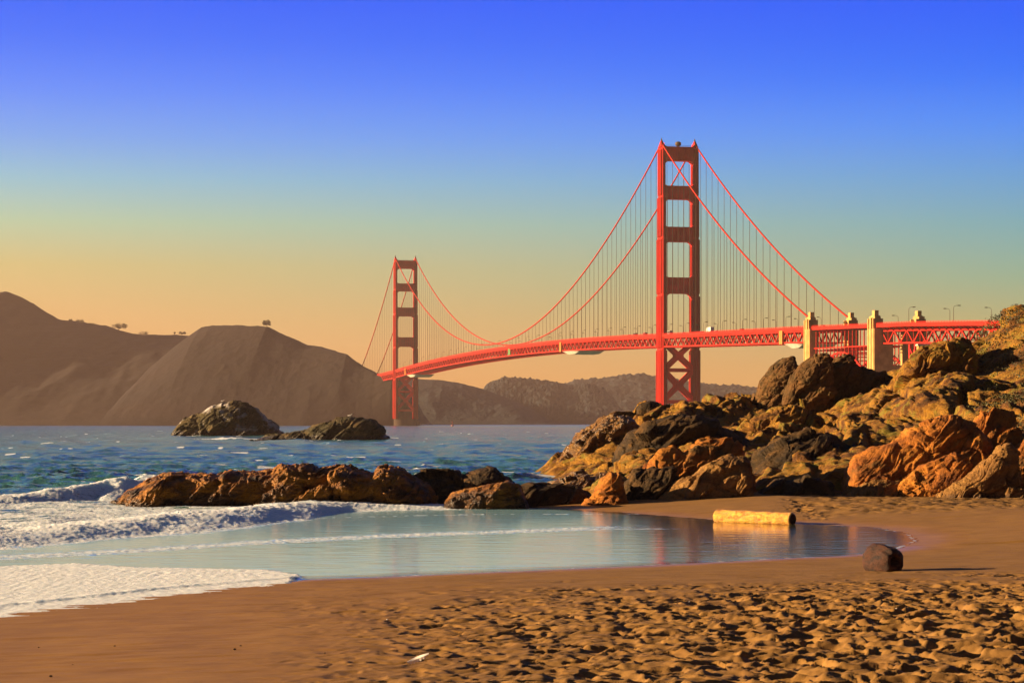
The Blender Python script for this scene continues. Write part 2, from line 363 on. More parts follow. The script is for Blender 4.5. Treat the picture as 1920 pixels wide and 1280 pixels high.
def sea():
    v = np.concatenate([np.arange(400, 160, -0.62), np.arange(160, 8.0, -0.42), np.array([7.4, 6.8, 6.2, 5.7, 5.2, 4.8, 4.3, 3.8, 3.2, 2.6, 2.0, 1.5, 1.0, 0.5])])
    ys = F * CH / v
    s = np.concatenate([np.linspace(-1.6, -0.26, 60)[:-1], np.linspace(-0.26, 0.26, 1150), np.linspace(0.26, 1.6, 60)[1:]])
    S, Y = np.meshgrid(s, ys); X = (S * Y).ravel(); Y = Y.ravel()
    keep_d = sdist(X, Y)
    lvl = FILM * (1 - sm(96, 125, Y))
    p = np.stack([X, Y, 0 * X], 1); dY = 0.45 * Y * Y / (F * CH)
    sea_in = sm(0, 1, (Y - (crest(BR[0], X) + 1.0)) / 4.0)          # beyond the front breaker
    Z = lvl.copy()
    for wl, amp, sd_ in ((70, 0.55, 8), (34, 0.40, 9), (17, 0.20, 1), (7.5, 0.26, 2), (3.6, 0.26, 3), (1.8, 0.20, 4), (0.9, 0.11, 5)):
        fade = sm(0.9, 0.35, dY / wl) * (1 if wl < 30 else sm(150, 400, Y))
        q = p * np.array([0.62 if wl < 10 else (1.0 if wl < 20 else 2.6), 1.0, 1]) / wl; q[:, 0] += q[:, 1] * 0.25
        r = 1 - 2 * np.abs(perlin(q, sd_)) ** 0.8
        Z += amp * (r - 0.15) * fade * sea_in * (0.22 + 0.78 * sm(104, 150, Y))
    calm = 1 - sea_in
    Z += calm * (0.006 * fbm(p * np.array([0.7, 2.2, 1]), 3, 77) )
    foam = np.zeros(len(X)); rough_f = fbm(p * 1.1, 4, 90); rf2 = 1.2 - ridged(p * np.array([1.6, 1.6, 1]), 4, 91, 0.5); 
    for i, br in enumerate(BR):
        yc = crest(br, X) + 0.9 * perlin(p * 0.25, 70 + i)
        A = np.interp(X, [a[0] for a in br['a']], [a[1] for a in br['a']]) * (1 + 0.30 * perlin(p * 0.45, 80 + i) + 0.05 * perlin(p * 1.4, 83 + i))
        gr = np.abs(crest(br, X + 0.5) - crest(br, X - 0.5)); d = (Y - yc) / np.sqrt(1 + gr * gr)     # distance across the wave
        prof = np.where(d < 0, sm(0, 1, 1 + d / br['f']) ** 0.8, np.exp(-(d / br['b']) ** 2 * 2.2))
        lump = np.where(d > -br['f'], 1, 0) * sm(br['fo'] * 1.2, 0, d) * np.clip(A, 0, 1)
        Z += A * prof + np.where(d > -br['f'], 1, 0) * sm(br['fo'] * 1.2, 0, d) * np.clip(A * 1.3, 0, 1) * sm(-br['f'], -br['f'] * .4, d) * (0.03 * rf2 + 0.045 * rough_f)
        fm = sm(-br['f'] - 0.9, -br['f'] + 0.3, d + 0.5 * rough_f) * sm(br['fo'], br['fo'] * 0.2, d + 2.2 * rough_f) * sm(0.02, 0.12, A)
        if i == 0: strk = sm(-0.1, 0.9, ridged(p * np.array([0.5, 1.1, 1]) + 9, 4, 95, 0.6)); fm = fm * (1 - 0.55 * sm(1.2, 3.0, d) * (1 - strk))
        foam = np.maximum(foam, fm * (0.66 + 0.25 * sm(1.2, 0.2, np.abs(d + 0.3)) + 0.12 * rough_f))
    # streaky white water between and behind the breakers
    yc0 = crest(BR[0], X)
    st = ridged(p * np.array([0.35, 0.9, 1]) + 9, 5, 95, 0.6)
    zone = sm(0, 3, Y - yc0) * sm(125, 104, Y) * sm(-1.0, -5, X - (Y - 90) * -0.25)
    foam = np.maximum(foam, 0.62 * zone * sm(0.3, 1.2, st))
    # foam lines on the wash in front of the breaker
    for off, wd, st_ in ((-3.6, 0.35, 0.8), (-9.5, 0.16, 0.75)):
        dd = np.abs(Y - (yc0 + off * (1.0 if off > -5 else 1.05) + 0.4 * perlin(p * 0.5, 99) + 0.18 * perlin(p * 2.5, 98)))
        foam = np.maximum(foam, st_ * sm(wd, wd * 0.3, dd) * sm(0.1, 0.5, 0.5 + 0.8 * perlin(p * np.array([0.8, 3, 1]), 97)) * sm(9, 3, X))
    l1 = [(-300, 1060), (0, 1048), (250, 1035), (450, 1021), (700, 1008), (900, 1001), (1150, 991), (1500, 990)]
    ly = np.interp(X, [(a_ - 960) / F * yz(b_, FILM) for a_, b_ in l1], [yz(b_, FILM) for a_, b_ in l1]) + 0.5 * perlin(p * 0.5, 110) + 0.3 * perlin(p * 1.9, 111)
    dl = ly - Y
    foam = np.maximum(foam, np.exp(-np.clip(-dl, 0, None) / 0.25) * np.exp(-np.clip(dl, 0, None) / 0.25) * 0.75 * sm(8.5, 4, X))
    lace = sm(0.25, 0.9, ridged(p * np.array([1.1, 1.6, 1]) + 3, 4, 112, 0.6)) * np.exp(-((Y - ly - 1.2) / 1.6) ** 2) * sm(7, 2, X)
    foam = np.maximum(foam, 0.62 * lace)
    # foam sheet sliding up the sand, lower left
    sh = [(-200, 1068), (0, 1064), (150, 1058), (262, 1066), (330, 1067), (400, 1068), (500, 1070), (560, 1079), (574, 1084)]
    shx = [(px - 960) / F * yz(py, FILM) for px, py in sh]; shy = [yz(py, FILM) for px, py in sh]
    top = np.interp(X, shx, shy) + 0.12 * perlin(p * 1.7, 101)
    ins = np.clip((top - Y) / 0.25, 0, 1) * (X < shx[-1]) * np.clip((shx[-1] + 0.0 - X) / 0.3, 0, 1)
    foam = np.maximum(foam, ins * 0.86)
    edge = np.exp(-((keep_d + 0.18) / 0.20) ** 2)
    Z += ins * (0.035 + 0.012 * ridged(p * 3, 3, 103) + 0.035 * edge * (1 + 0.8 * perlin(p * 1.5, 108)))
    lip = np.exp(-((top - Y - 0.12) / 0.12) ** 2) * (X < shx[-1]); Z += 0.035 * lip * ins
    ledge = np.exp(-((keep_d + 0.10) / 0.10) ** 2) * (Y < 110) * 0.55 * sm(0.0, 0.5, perlin(p * np.array([1.2, 2, 1]), 109) + 0.2)
    foam = np.maximum(foam, ledge * (1 - ins) * (X > -7))
    # white caps out at sea and white water round the stacks
    caps = sm(0.50, 0.66, perlin(p * np.array([0.22, 0.35, 1]), 105) + 0.30 * perlin(p * np.array([1, 1, 1]) * 0.8, 106)) * sm(110, 140, Y) * sm(1500, 500, Y)
    foam = np.maximum(foam, caps)
    for cx, cy, ry in ((-58, 478, 9), (-50, 462, 5), (-29, 436, 4), (-25, 440, 4), (-33, 434, 3), (-38, 436, 2.5), (-85, 590, 4), (-66, 588, 4), (2.9, 152, 3.0), (3.2, 160, 2.5), (-77, 597, 2.5), (-68, 595, 2.5)):
        rx = ry * 1.3
        foam = np.maximum(foam, sm(1, 0.3, np.sqrt(((X - cx) / rx) ** 2 + ((Y - cy) / ry) ** 2) + 0.35 * rough_f))
    # churned white water: push the surface about in all directions so it breaks into lumps
    k = np.clip(foam, 0, 1) * (Y < 130) * (np.clip(-keep_d, 0, 2) > 0.6) * (1 - ins)
    q3 = np.stack([X, Y * 0.8, Z * 2.5], 1)
    X = X + k * 0.10 * fbm(q3 * 2.4, 3, 120); Y = Y + k * 0.15 * fbm(q3 * 1.9, 3, 121); Z = Z + k * 0.03 * (0.9 - ridged(q3 * 3.6, 3, 122))
    me = np_mesh("sea", np.stack([X, Y, Z], 1), grid_q(len(ys), len(s)), True, {"foam": foam, "calm": calm, "far": sm(140, 700, Y), "wash_sheen": sm(6.5, 2.0, X + 0.5 * rough_f) * sm(0.1, 1.6, -keep_d)})
    m, t, b = newmat('sea_water')
    n1 = noise(t, pos(t, (0.06, 0.10, 1), (0, 0, R(12))), 1.0, 9, 0.70); n2 = noise(t, pos(t, (1.2, 2.6, 1)), 1.6, 4, 0.6)
    big = noise(t, pos(t, (0.02, 0.05, 1)), 1.0, 4)
    deep = rampn(t, big, [(0.35, (0.026, 0.120, 0.115)), (0.65, (0.055, 0.200, 0.180))])
    calmA = attr(t, "calm"); shal = mixc(t, attr(t, "wash_sheen"), (0.040, 0.045, 0.030), (0.32, 0.60, 0.72)); deep = mixc(t, attr(t, 'far'), deep, (0.060, 0.170, 0.190)); base = mixc(t, calmA, deep, shal)  # left of the pool: aerated wash and sky sheen put into the pale base colour
    fn = noise(t, pos(t, (1.6, 3.0, 3)), 2.2, 7, 0.7)
    fa = mth(t, 'ADD', attr(t, "foam"), mth(t, 'MULTIPLY', mth(t, 'SUBTRACT', fn, 0.52), 1.9))
    mask = rampn(t, fa, [(0.30, 0.0), (0.60, 1.0)])
    t.links.new(mixc(t, mask, base, (0.78, 0.90, 1.0)), b.inputs['Base Color'])
    t.links.new(mixc(t, mask, mixc(t, calmA, (0.14,) * 3, (0.10,) * 3), (0.85,) * 3), b.inputs['Roughness'])
    t.links.new(mth(t, 'MULTIPLY', mask, 0.75), b.inputs['Subsurface Weight']); b.inputs['Subsurface Radius'].default_value = (0.8, 0.9, 1.0); b.inputs['Subsurface Scale'].default_value = 0.5
    b.inputs['IOR'].default_value = 1.33; t.links.new(mixc(t, attr(t, 'far'), (0.20,) * 3, (0.07,) * 3), b.inputs['Specular IOR Level'])
    h = mth(t, 'ADD', mth(t, 'MULTIPLY', n1, 1.0), mth(t, 'MULTIPLY', n2, 0.25))
    st = mixc(t, calmA, (1.0,) * 3, (0.025,) * 3); st = mixc(t, mask, st, (0.25,) * 3)
    h = mth(t, 'ADD', h, mth(t, 'MULTIPLY', mth(t, 'MULTIPLY', mask, noise(t, pos(t), 4.0, 8, 0.7)), 1.2))
    bump(t, b, h, 0.65, st)
    tag(link("sea", me, m), kind="structure")
sea()

# ------------------------------------------------------------------ rocks
def rock_disp(p, s=1.0, seed=0, block=1.0, fine=1.0, dip=36, pits=0.0):
    """displacement along the normal for fractured, tilted sandstone"""
    a = R(dip); w = fbm(p * 0.5 / s, 2, seed + 5) * 0.5
    qx = (p[:, 0] * math.cos(a) + p[:, 2] * math.sin(a)); qz = (-p[:, 0] * math.sin(a) + p[:, 2] * math.cos(a))
    q = np.stack([qx * 0.30 + w, p[:, 1] * 0.36 + w, qz * 1.10 + w], 1) / s
    f1, f2, cid, O = worley(q, seed, off=True); e = f2 - f1
    d = block * s * (0.50 * (cid - 0.5) + 0.16 * sm(0, 0.13, e) + tilt(O, cid, 0.62) - 0.08)
    g1, g2, gid, O2 = worley(q * 2.7 + 4, seed + 9, off=True)
    d += block * s * (0.16 * (gid - 0.5) + 0.06 * sm(0, 0.12, g2 - g1) + tilt(O2, gid, 0.24))
    g1, g2, gid, O2 = worley(q * 7.1 + 9, seed + 12, off=True)
    d += block * s * 0.4 * (0.07 * (gid - 0.5) + 0.03 * sm(0, 0.12, g2 - g1) + tilt(O2, gid, 0.13))
    d += fine * (0.12 * s * fbm(p * 0.9 / s, 3, seed + 20) + 0.030 * s * ridged(q * 5, 4, seed + 30, 0.6))
    if pits:
        h1, _, hid = worley(p * np.array([3.2, 3.2, 3.2]), seed + 40)
        d -= pits * np.clip(1 - h1 / 0.42, 0, 1) ** 0.7 * (hid > 0.45) * sm(-0.2, 0.5, perlin(p * 0.8, seed + 44))
    return d
def ridge_rock(name, sil, Yc, hw, z0, mat, nu=300, nv=120, s=1.0, seed=0, block=1.0, fine=1.0, dip=36, pits=0.0, b_=0.75, a_=0.85,
               label=None, cat="rock", group=None, lean=0.0, kind=None, ymid=None):
    """a closed rock whose crest follows the given silhouette (pixels) at distance Yc, with real depth hw each side"""
    px = np.array([q[0] for q in sil], float); py = np.array([q[1] for q in sil], float)
    Xs = (px - 960) / F * Yc; Zs = CH + (HY - py) / F * Yc
    L = np.concatenate([[0], np.cumsum(np.hypot(np.diff(Xs), np.diff(Zs)))]); u = np.linspace(0, L[-1], nu)
    Xc = np.interp(u, L, Xs); Zc = np.interp(u, L, Zs)
    end = np.minimum(sm(0, 0.10, u / L[-1]), sm(1, 0.90, u / L[-1]))
    hn = np.clip((Zc - z0) / max(Zs.max() - z0, 0.01), 0.02, 1)
    H = hw * (0.30 + 0.70 * np.sqrt(hn)) * (0.35 + 0.65 * end)
    ph = np.linspace(-math.pi / 2, math.pi / 2, nv)
    yy = np.sign(ph) * np.abs(np.sin(ph)) ** a_; zz = np.cos(ph).clip(0) ** b_
    X = Xc[None, :] + (lean * (1 - zz))[:, None] * (Zc - z0)[None, :]
    ym = 0 if ymid is None else np.interp(Xc, [q[0] for q in ymid], [q[1] for q in ymid])[None, :]
    Y = Yc + ym + yy[:, None] * H[None, :]; Z = (z0 - 0.5) + zz[:, None] * (Zc - z0 + 0.5)[None, :]
    V = np.stack([X.ravel(), Y.ravel(), Z.ravel()], 1)
    N = grid_normals(V, nv, nu); N[:, 2] = np.where(N[:, 2] < -0.2, -0.2, N[:, 2])
    top = zz[:, None] ** 2 * np.ones(nu)[None, :]
    D = rock_disp(V, s, seed, block, fine, dip, pits)
    V = V + N * D[:, None] * (0.55 + 0.45 * (1 - top.ravel()))[:, None]
    c = np.array([Xc.mean(), Yc, z0])
    me = np_mesh(name, V - c, grid_q(nv, nu), True)
    o = link(name, me, mat, None, tuple(c)); return tag(o, label, cat if kind is None else None, group, kind)

rm_orange = rock_mat('orange_sandstone', [(0.16, 0.045, 0.006), (0.36, 0.125, 0.011), (0.47, 0.195, 0.018)], 0.7, 0.85, None, bmp=0.10, lichen=((0.10, 0.055, 0.012), 0.45, 0.56))
rm_tan = rock_mat('tan_sandstone', [(0.12, 0.06, 0.016), (0.27, 0.135, 0.032), (0.38, 0.21, 0.05)], 0.8, 0.85, 0.2, bmp=0.12)
rm_head = rock_mat('olive_lichen_rock', [(0.022, 0.012, 0.003), (0.15, 0.060, 0.008), (0.36, 0.180, 0.016), (0.15, 0.095, 0.010)], 0.55, 0.9, None, bmp=0.2, lichen=((0.19, 0.150, 0.016), 0.8, 0.53))
rm_tooth = rock_mat('brown_green_rock', [(0.035, 0.026, 0.008), (0.10, 0.055, 0.014), (0.16, 0.075, 0.018), (0.08, 0.065, 0.015)], 0.6, 0.9, None, bmp=0.15)
rm_gold = rock_mat('wet_golden_rock', [(0.05, 0.018, 0.004), (0.34, 0.15, 0.014), (0.66, 0.34, 0.035)], 1.3, 0.38, None, bmp=0.40, spec=0.7)
rm_rust = rock_mat('rusty_weed_covered_rock', [(0.03, 0.015, 0.004), (0.20, 0.070, 0.005), (0.50, 0.205, 0.010), (0.28, 0.105, 0.007)], 1.1, 0.5, 0.35, bmp=0.16, spec=0.35)
rm_dark = rock_mat('wet_and_shaded_rock', [(0.014, 0.010, 0.005), (0.050, 0.030, 0.010), (0.12, 0.062, 0.014)], 0.8, 0.8, 0.1, bmp=0.10, spec=0.2, wrough=0.4, lichen=((0.14, 0.070, 0.015), 0.6, 0.60))  # wet reef rock, and headland boulders with their shade put into the colour
rm_stack = rock_mat('sea_stack_rock', [(0.03, 0.03, 0.012), (0.08, 0.07, 0.025), (0.16, 0.10, 0.03)], 0.30, 0.75, 1.2, bmp=0.5)

# headland: one sheet of ground through surveyed points, broken up by tilted fractured blocks
CP = [(1041, 893, 165), (1060, 866, 166), (1080, 838, 168), (1102, 814, 170), (1130, 794, 172), (1170, 780, 174), (1212, 762, 176), (1260, 762, 178), (1310, 748, 180), (1370, 735, 182),
      (1420, 728, 184), (1480, 722, 184), (1540, 705, 184), (1600, 695, 184), (1650, 686, 184), (1690, 668, 180), (1725, 656, 178), (1770, 652, 176), (1810, 650, 172), (1835, 610, 170), (1865, 572, 168), (1900, 556, 167), (1930, 552, 167),
      (2050, 540, 167), (2250, 530, 167),
      (1100, 850, 160), (1160, 820, 158), (1180, 850, 142), (1240, 820, 146), (1330, 795, 156), (1400, 775, 162), (1290, 855, 130), (1450, 795, 150), (1500, 820, 136), (1480, 868, 122), (1540, 905, 114),
      (1560, 945, 107), (1450, 943, 107), (1300, 900, 118), (1400, 900, 114), (1600, 790, 142), (1650, 765, 152), (1560, 745, 168), (1480, 750, 172), (1700, 795, 130), (1750, 745, 148), (1800, 705, 156),
      (1860, 660, 160), (1900, 785, 125), (1950, 700, 145), (1850, 860, 113), (1700, 940, 106), (1900, 940, 104), (2050, 900, 110), (2250, 800, 120), (1105, 915, 128), (1080, 905, 140), (1200, 890, 118), (1750, 870, 112), (1640, 870, 118), (1660, 820, 128)]
pts = [P(*c) for c in CP]
for x in range(-4, 76, 8): pts += [(x, 98, -0.6), (x, 88, -0.9), (x, 214, -1.5)]
pts += [(-3, y, -1.6) for y in range(100, 216, 14)] + [(1.0, 150, -0.6), (2.2, 165, -0.5), (4, 180, -0.6), (0.5, 135, -0.7), (8, 197, -0.6), (20, 205, -0.3), (35, 206, 0.5), (0.8, 122, -0.6)]
pts = np.array(pts, float); sc_ = np.array([1.0, 0.5])
def tps(r): return r
A_ = np.linalg.norm((pts[:, None, :2] - pts[None, :, :2]) * sc_, axis=2); wts = np.linalg.solve(A_ + 1e-6 * np.eye(len(pts)), pts[:, 2])
def head_z(X, Y):
    out = np.zeros(X.shape)
    for i in range(len(pts)): out += wts[i] * np.hypot((X - pts[i, 0]) * sc_[0], (Y - pts[i, 1]) * sc_[1])
    return out
def headland():
    xs = np.concatenate([np.arange(-2, 46, 0.14), np.arange(46, 72, 0.6)]); ys = np.concatenate([np.arange(99, 190, 0.17), np.arange(190, 214, 0.6)])
    X, Y = np.meshgrid(xs, ys); X = X.ravel(); Y = Y.ravel(); Z = head_z(X, Y)
    V = np.stack([X, Y, Z], 1); N = grid_normals(V, len(ys), len(xs)); N = N * 0.6 + np.array([-0.25, -0.25, 0.6]); N /= np.linalg.norm(N, axis=1, keepdims=True)
    p = V * np.array([1, 0.45, 1.6])
    D = rock_disp(p, 3.5, 3, 0.55, 0.9, 38) + 0.5 * rock_disp(p, 0.9, 8, 0.9, 1.2, 38)
    px = 960 + F * X / Y
    D *= 1 - 0.35 * sm(6.0, 8.5, Z)
    D = D * (0.35 + 0.65 * sm(-0.3, 2.2, Z)) - 0.75 * sm(0.5, 3.0, Z) - 0.75 * sm(6.0, 8.5, Z) - 0.25 * sm(8, 3, X) * sm(0.5, 2, Z)
    V = V + N * D[:, None]
    me = np_mesh("headland", V, grid_q(len(ys), len(xs)), True)
    tag(link("headland", me, rm_head), kind="structure")
headland()

BO = [
 # name, silhouette, Yc, hw, z0, mat, kwargs, label
 ("boulder", [(1088, 952), (1110, 928), (1128, 905), (1146, 888), (1158, 890), (1168, 915), (1176, 952)], 103, 1.3, 0.1, rm_orange, dict(s=0.8, seed=21, nu=200, nv=120, block=0.35, pits=0.06), "small orange cone shaped boulder at the left foot of the headland by the water"),
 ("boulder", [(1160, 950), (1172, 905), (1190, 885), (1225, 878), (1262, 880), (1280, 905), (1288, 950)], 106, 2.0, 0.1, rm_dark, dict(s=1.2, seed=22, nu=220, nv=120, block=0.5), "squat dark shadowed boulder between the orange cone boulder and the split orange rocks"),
 ("boulder", [(1200, 905), (1222, 868), (1240, 845), (1262, 838), (1280, 850), (1300, 838), (1330, 826), (1362, 824), (1385, 834), (1398, 860), (1405, 900)], 109, 1.7, 0.2, rm_orange, dict(s=1.1, seed=23, nu=300, nv=160, block=0.7, pits=0.08), "knobbly orange outcrop with a flat top above the beach sand"),
 ("boulder", [(1210, 948), (1235, 925), (1262, 912), (1290, 895), (1330, 880), (1362, 868), (1392, 868), (1402, 900), (1408, 948)], 104, 1.6, 0.1, rm_tan, dict(s=1.1, seed=24, nu=300, nv=160, block=0.8, dip=40), "yellow brown slanting slab of rock behind the golden log"),
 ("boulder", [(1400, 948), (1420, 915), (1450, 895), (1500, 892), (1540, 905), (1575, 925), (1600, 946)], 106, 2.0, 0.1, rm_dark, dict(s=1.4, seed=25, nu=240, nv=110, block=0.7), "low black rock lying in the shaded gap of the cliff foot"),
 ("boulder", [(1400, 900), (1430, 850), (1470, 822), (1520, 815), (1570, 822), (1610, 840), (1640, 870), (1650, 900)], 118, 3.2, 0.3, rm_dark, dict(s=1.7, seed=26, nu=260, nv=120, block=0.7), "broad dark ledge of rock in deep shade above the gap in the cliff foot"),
 ("boulder", [(1584, 918), (1586, 880), (1600, 858), (1640, 838), (1680, 828), (1710, 808), (1750, 792), (1790, 784), (1822, 790), (1838, 820), (1846, 870), (1840, 920)], 108, 2.4, 0.4, rm_orange, dict(s=1.3, seed=27, nu=420, nv=220, block=0.42, fine=1.3, pits=0.10), "huge pitted orange boulder, the biggest at the right end of the beach"),
 ("boulder", [(1576, 946), (1590, 925), (1620, 910), (1660, 902), (1695, 908), (1705, 948)], 104.5, 1.1, 0.1, rm_tan, dict(s=0.8, seed=28, nu=200, nv=100, block=0.6), "low brown ledge under the left side of the huge pitted boulder"),
 ("boulder", [(1684, 948), (1690, 905), (1715, 885), (1750, 868), (1790, 850), (1812, 855), (1800, 890), (1770, 920), (1735, 950)], 103.5, 1.2, 0.1, rm_orange, dict(s=0.9, seed=29, nu=260, nv=140, block=0.5), "bright orange slab leaning right in front of the huge pitted boulder"),
 ("boulder", [(1740, 955), (1765, 930), (1800, 905), (1830, 875), (1860, 850), (1890, 838), (1905, 850), (1880, 890), (1840, 925), (1810, 955)], 102, 1.1, 0.1, rm_tan, dict(s=0.9, seed=30, nu=280, nv=140, block=0.7, dip=42), "long slanting brown fin of rock at the cliff foot, right of the orange slab"),
 ("boulder", [(1820, 850), (1822, 790), (1838, 768), (1870, 764), (1900, 770), (1905, 800), (1896, 850)], 112, 1.4, 1.0, rm_orange, dict(s=0.9, seed=31, nu=220, nv=140, block=0.6), "upright orange block perched behind the huge pitted boulder"),
 ("boulder", [(1805, 958), (1830, 915), (1860, 875), (1890, 845), (1925, 825), (1990, 815), (2060, 850), (2090, 958)], 106, 2.0, 0.1, rm_orange, dict(s=1.2, seed=32, nu=300, nv=160, block=0.8, pits=0.08), "jagged orange brown rock at the right edge of the picture beside the beach"),
 ("boulder", [(1040, 893), (1048, 876), (1062, 850), (1080, 826), (1100, 806), (1128, 792), (1160, 786), (1182, 794), (1200, 820), (1196, 862), (1170, 893)], 158, 4.0, -0.1, rm_gold, dict(s=0.8, seed=33, nu=480, nv=260, block=1.0, fine=2.4), "big wet golden rock face at the sea end of the headland"),
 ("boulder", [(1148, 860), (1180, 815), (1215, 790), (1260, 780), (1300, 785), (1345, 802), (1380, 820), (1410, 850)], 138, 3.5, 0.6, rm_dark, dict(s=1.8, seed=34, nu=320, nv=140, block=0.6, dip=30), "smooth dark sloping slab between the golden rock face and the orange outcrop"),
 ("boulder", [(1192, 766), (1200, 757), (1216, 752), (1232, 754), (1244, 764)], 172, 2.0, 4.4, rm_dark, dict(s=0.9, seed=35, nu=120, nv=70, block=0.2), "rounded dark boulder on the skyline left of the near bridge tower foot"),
 ("boulder", [(1418, 742), (1428, 712), (1446, 690), (1466, 675), (1484, 672), (1496, 686), (1492, 730)], 174, 3.0, 5.4, rm_tooth, dict(s=1.0, seed=36, nu=260, nv=150, block=0.62), "leftmost tall dark tooth of rock on the headland skyline"),
 ("boulder", [(1462, 740), (1480, 700), (1505, 676), (1530, 664), (1548, 664), (1556, 690), (1560, 735)], 172, 3.0, 5.4, rm_tooth, dict(s=1.0, seed=37, nu=260, nv=150, block=0.65), "middle tall tooth of rock on the skyline, in front of the concrete pylon"),
 ("boulder", [(1520, 735), (1545, 690), (1570, 672), (1592, 673), (1604, 690), (1640, 700), (1680, 720)], 175, 3.0, 5.6, rm_tooth, dict(s=1.2, seed=38, nu=260, nv=140, block=0.6), "dark rounded rock on the skyline below the red steel arch"),
 ("boulder", [(1686, 738), (1692, 700), (1706, 668), (1726, 650), (1750, 641), (1782, 637), (1812, 642), (1822, 670), (1800, 700), (1780, 735)], 160, 3.4, 5.5, rm_head, dict(s=1.5, seed=42, nu=400, nv=220, block=0.8, fine=1.3), "large flat faced ochre rock standing below the road viaduct"),
 ("boulder", [(1380, 820), (1410, 785), (1440, 768), (1480, 762), (1520, 772), (1545, 795), (1560, 820)], 148, 2.6, 3.0, rm_head, dict(s=1.2, seed=40, nu=240, nv=120, block=0.7), "lumpy yellow brown rock halfway up the headland below the skyline teeth"),
 ("boulder", [(1000, 925), (1030, 905), (1060, 893), (1100, 890), (1135, 900), (1150, 925), (1155, 945)], 128, 2.2, -0.1, rm_gold, dict(s=0.8, seed=41, nu=260, nv=120, block=0.8, fine=1.5), "low wet golden rock between the golden rock face and the tide pool"),
]
for nm, sil, Yc, hw, z0, mt, kw, lb in BO:
    ridge_rock(nm, sil, Yc, hw, z0, mt, label=lb, group="boulders of the rocky headland", **kw)

# low reef at the tide line
ridge_rock("reef_rock", [(212, 942), (240, 922), (270, 907), (300, 892), (325, 888), (350, 892), (400, 890), (420, 893), (428, 884), (438, 888), (480, 885), (515, 884), (530, 874), (575, 873), (600, 880), (628, 878), (648, 871), (668, 882), (700, 886), (712, 878), (730, 873), (742, 878), (770, 892), (800, 908), (830, 938)],
           105, 3.0, 0.0, rm_rust, 1000, 190, s=0.8, seed=51, block=0.52, fine=1.7, dip=36, b_=0.6, label="long rust brown reef ledge washed by white surf, biggest rock of the reef", group="reef rocks along the tide line")
ridge_rock("reef_rock", [(735, 950), (760, 905), (800, 890), (840, 889), (870, 896), (900, 888), (925, 887), (950, 900), (975, 925), (985, 948)],
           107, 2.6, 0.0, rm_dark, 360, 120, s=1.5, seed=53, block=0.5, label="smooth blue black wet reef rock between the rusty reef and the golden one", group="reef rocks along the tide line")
ridge_rock("reef_rock", [(835, 944), (850, 928), (890, 916), (925, 908), (960, 906), (972, 912), (980, 944)],
           101.5, 1.3, 0.05, rm_rust, 240, 110, s=0.8, seed=54, block=0.4, fine=1.6, label="low orange glistening reef rock nearest the pool", group="reef rocks along the tide line")
ridge_rock("reef_rock", [(955, 945), (970, 915), (1000, 906), (1040, 908), (1070, 915), (1100, 930), (1110, 946)],
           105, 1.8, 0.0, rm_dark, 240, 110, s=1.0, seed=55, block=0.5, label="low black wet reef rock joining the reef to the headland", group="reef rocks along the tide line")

# sea stacks
st1 = ridge_rock("sea_stack", [(324, 822), (332, 802), (345, 783), (362, 776), (378, 776), (398, 763), (418, 755), (440, 752), (462, 758), (482, 768), (500, 785), (520, 800), (538, 818)],
           602, 9, -0.6, rock_mat('whitened_stack_rock', [(0.04, 0.035, 0.012), (0.10, 0.08, 0.025), (0.18, 0.11, 0.035)], 0.22, 0.8, 1.4, bmp=0.6, lichen=((0.55, 0.52, 0.50), 0.16, 0.50)),
           320, 140, s=3.2, seed=61, block=0.55, fine=1.2, label="tall domed sea stack whitened by birds, left of the two offshore rocks", cat="sea stack", group="offshore rocks")
st2 = ridge_rock("sea_stack", [(470, 826), (500, 819), (545, 813), (575, 809), (592, 798), (612, 790), (640, 786), (658, 783), (685, 787), (705, 790), (718, 803), (732, 826)],
           444, 6, -0.6, rm_stack, 320, 120, s=2.2, seed=62, block=0.55, fine=1.3, label="low dark weed covered sea stack with a long left tail, right of the domed one", cat="sea stack", group="offshore rocks")

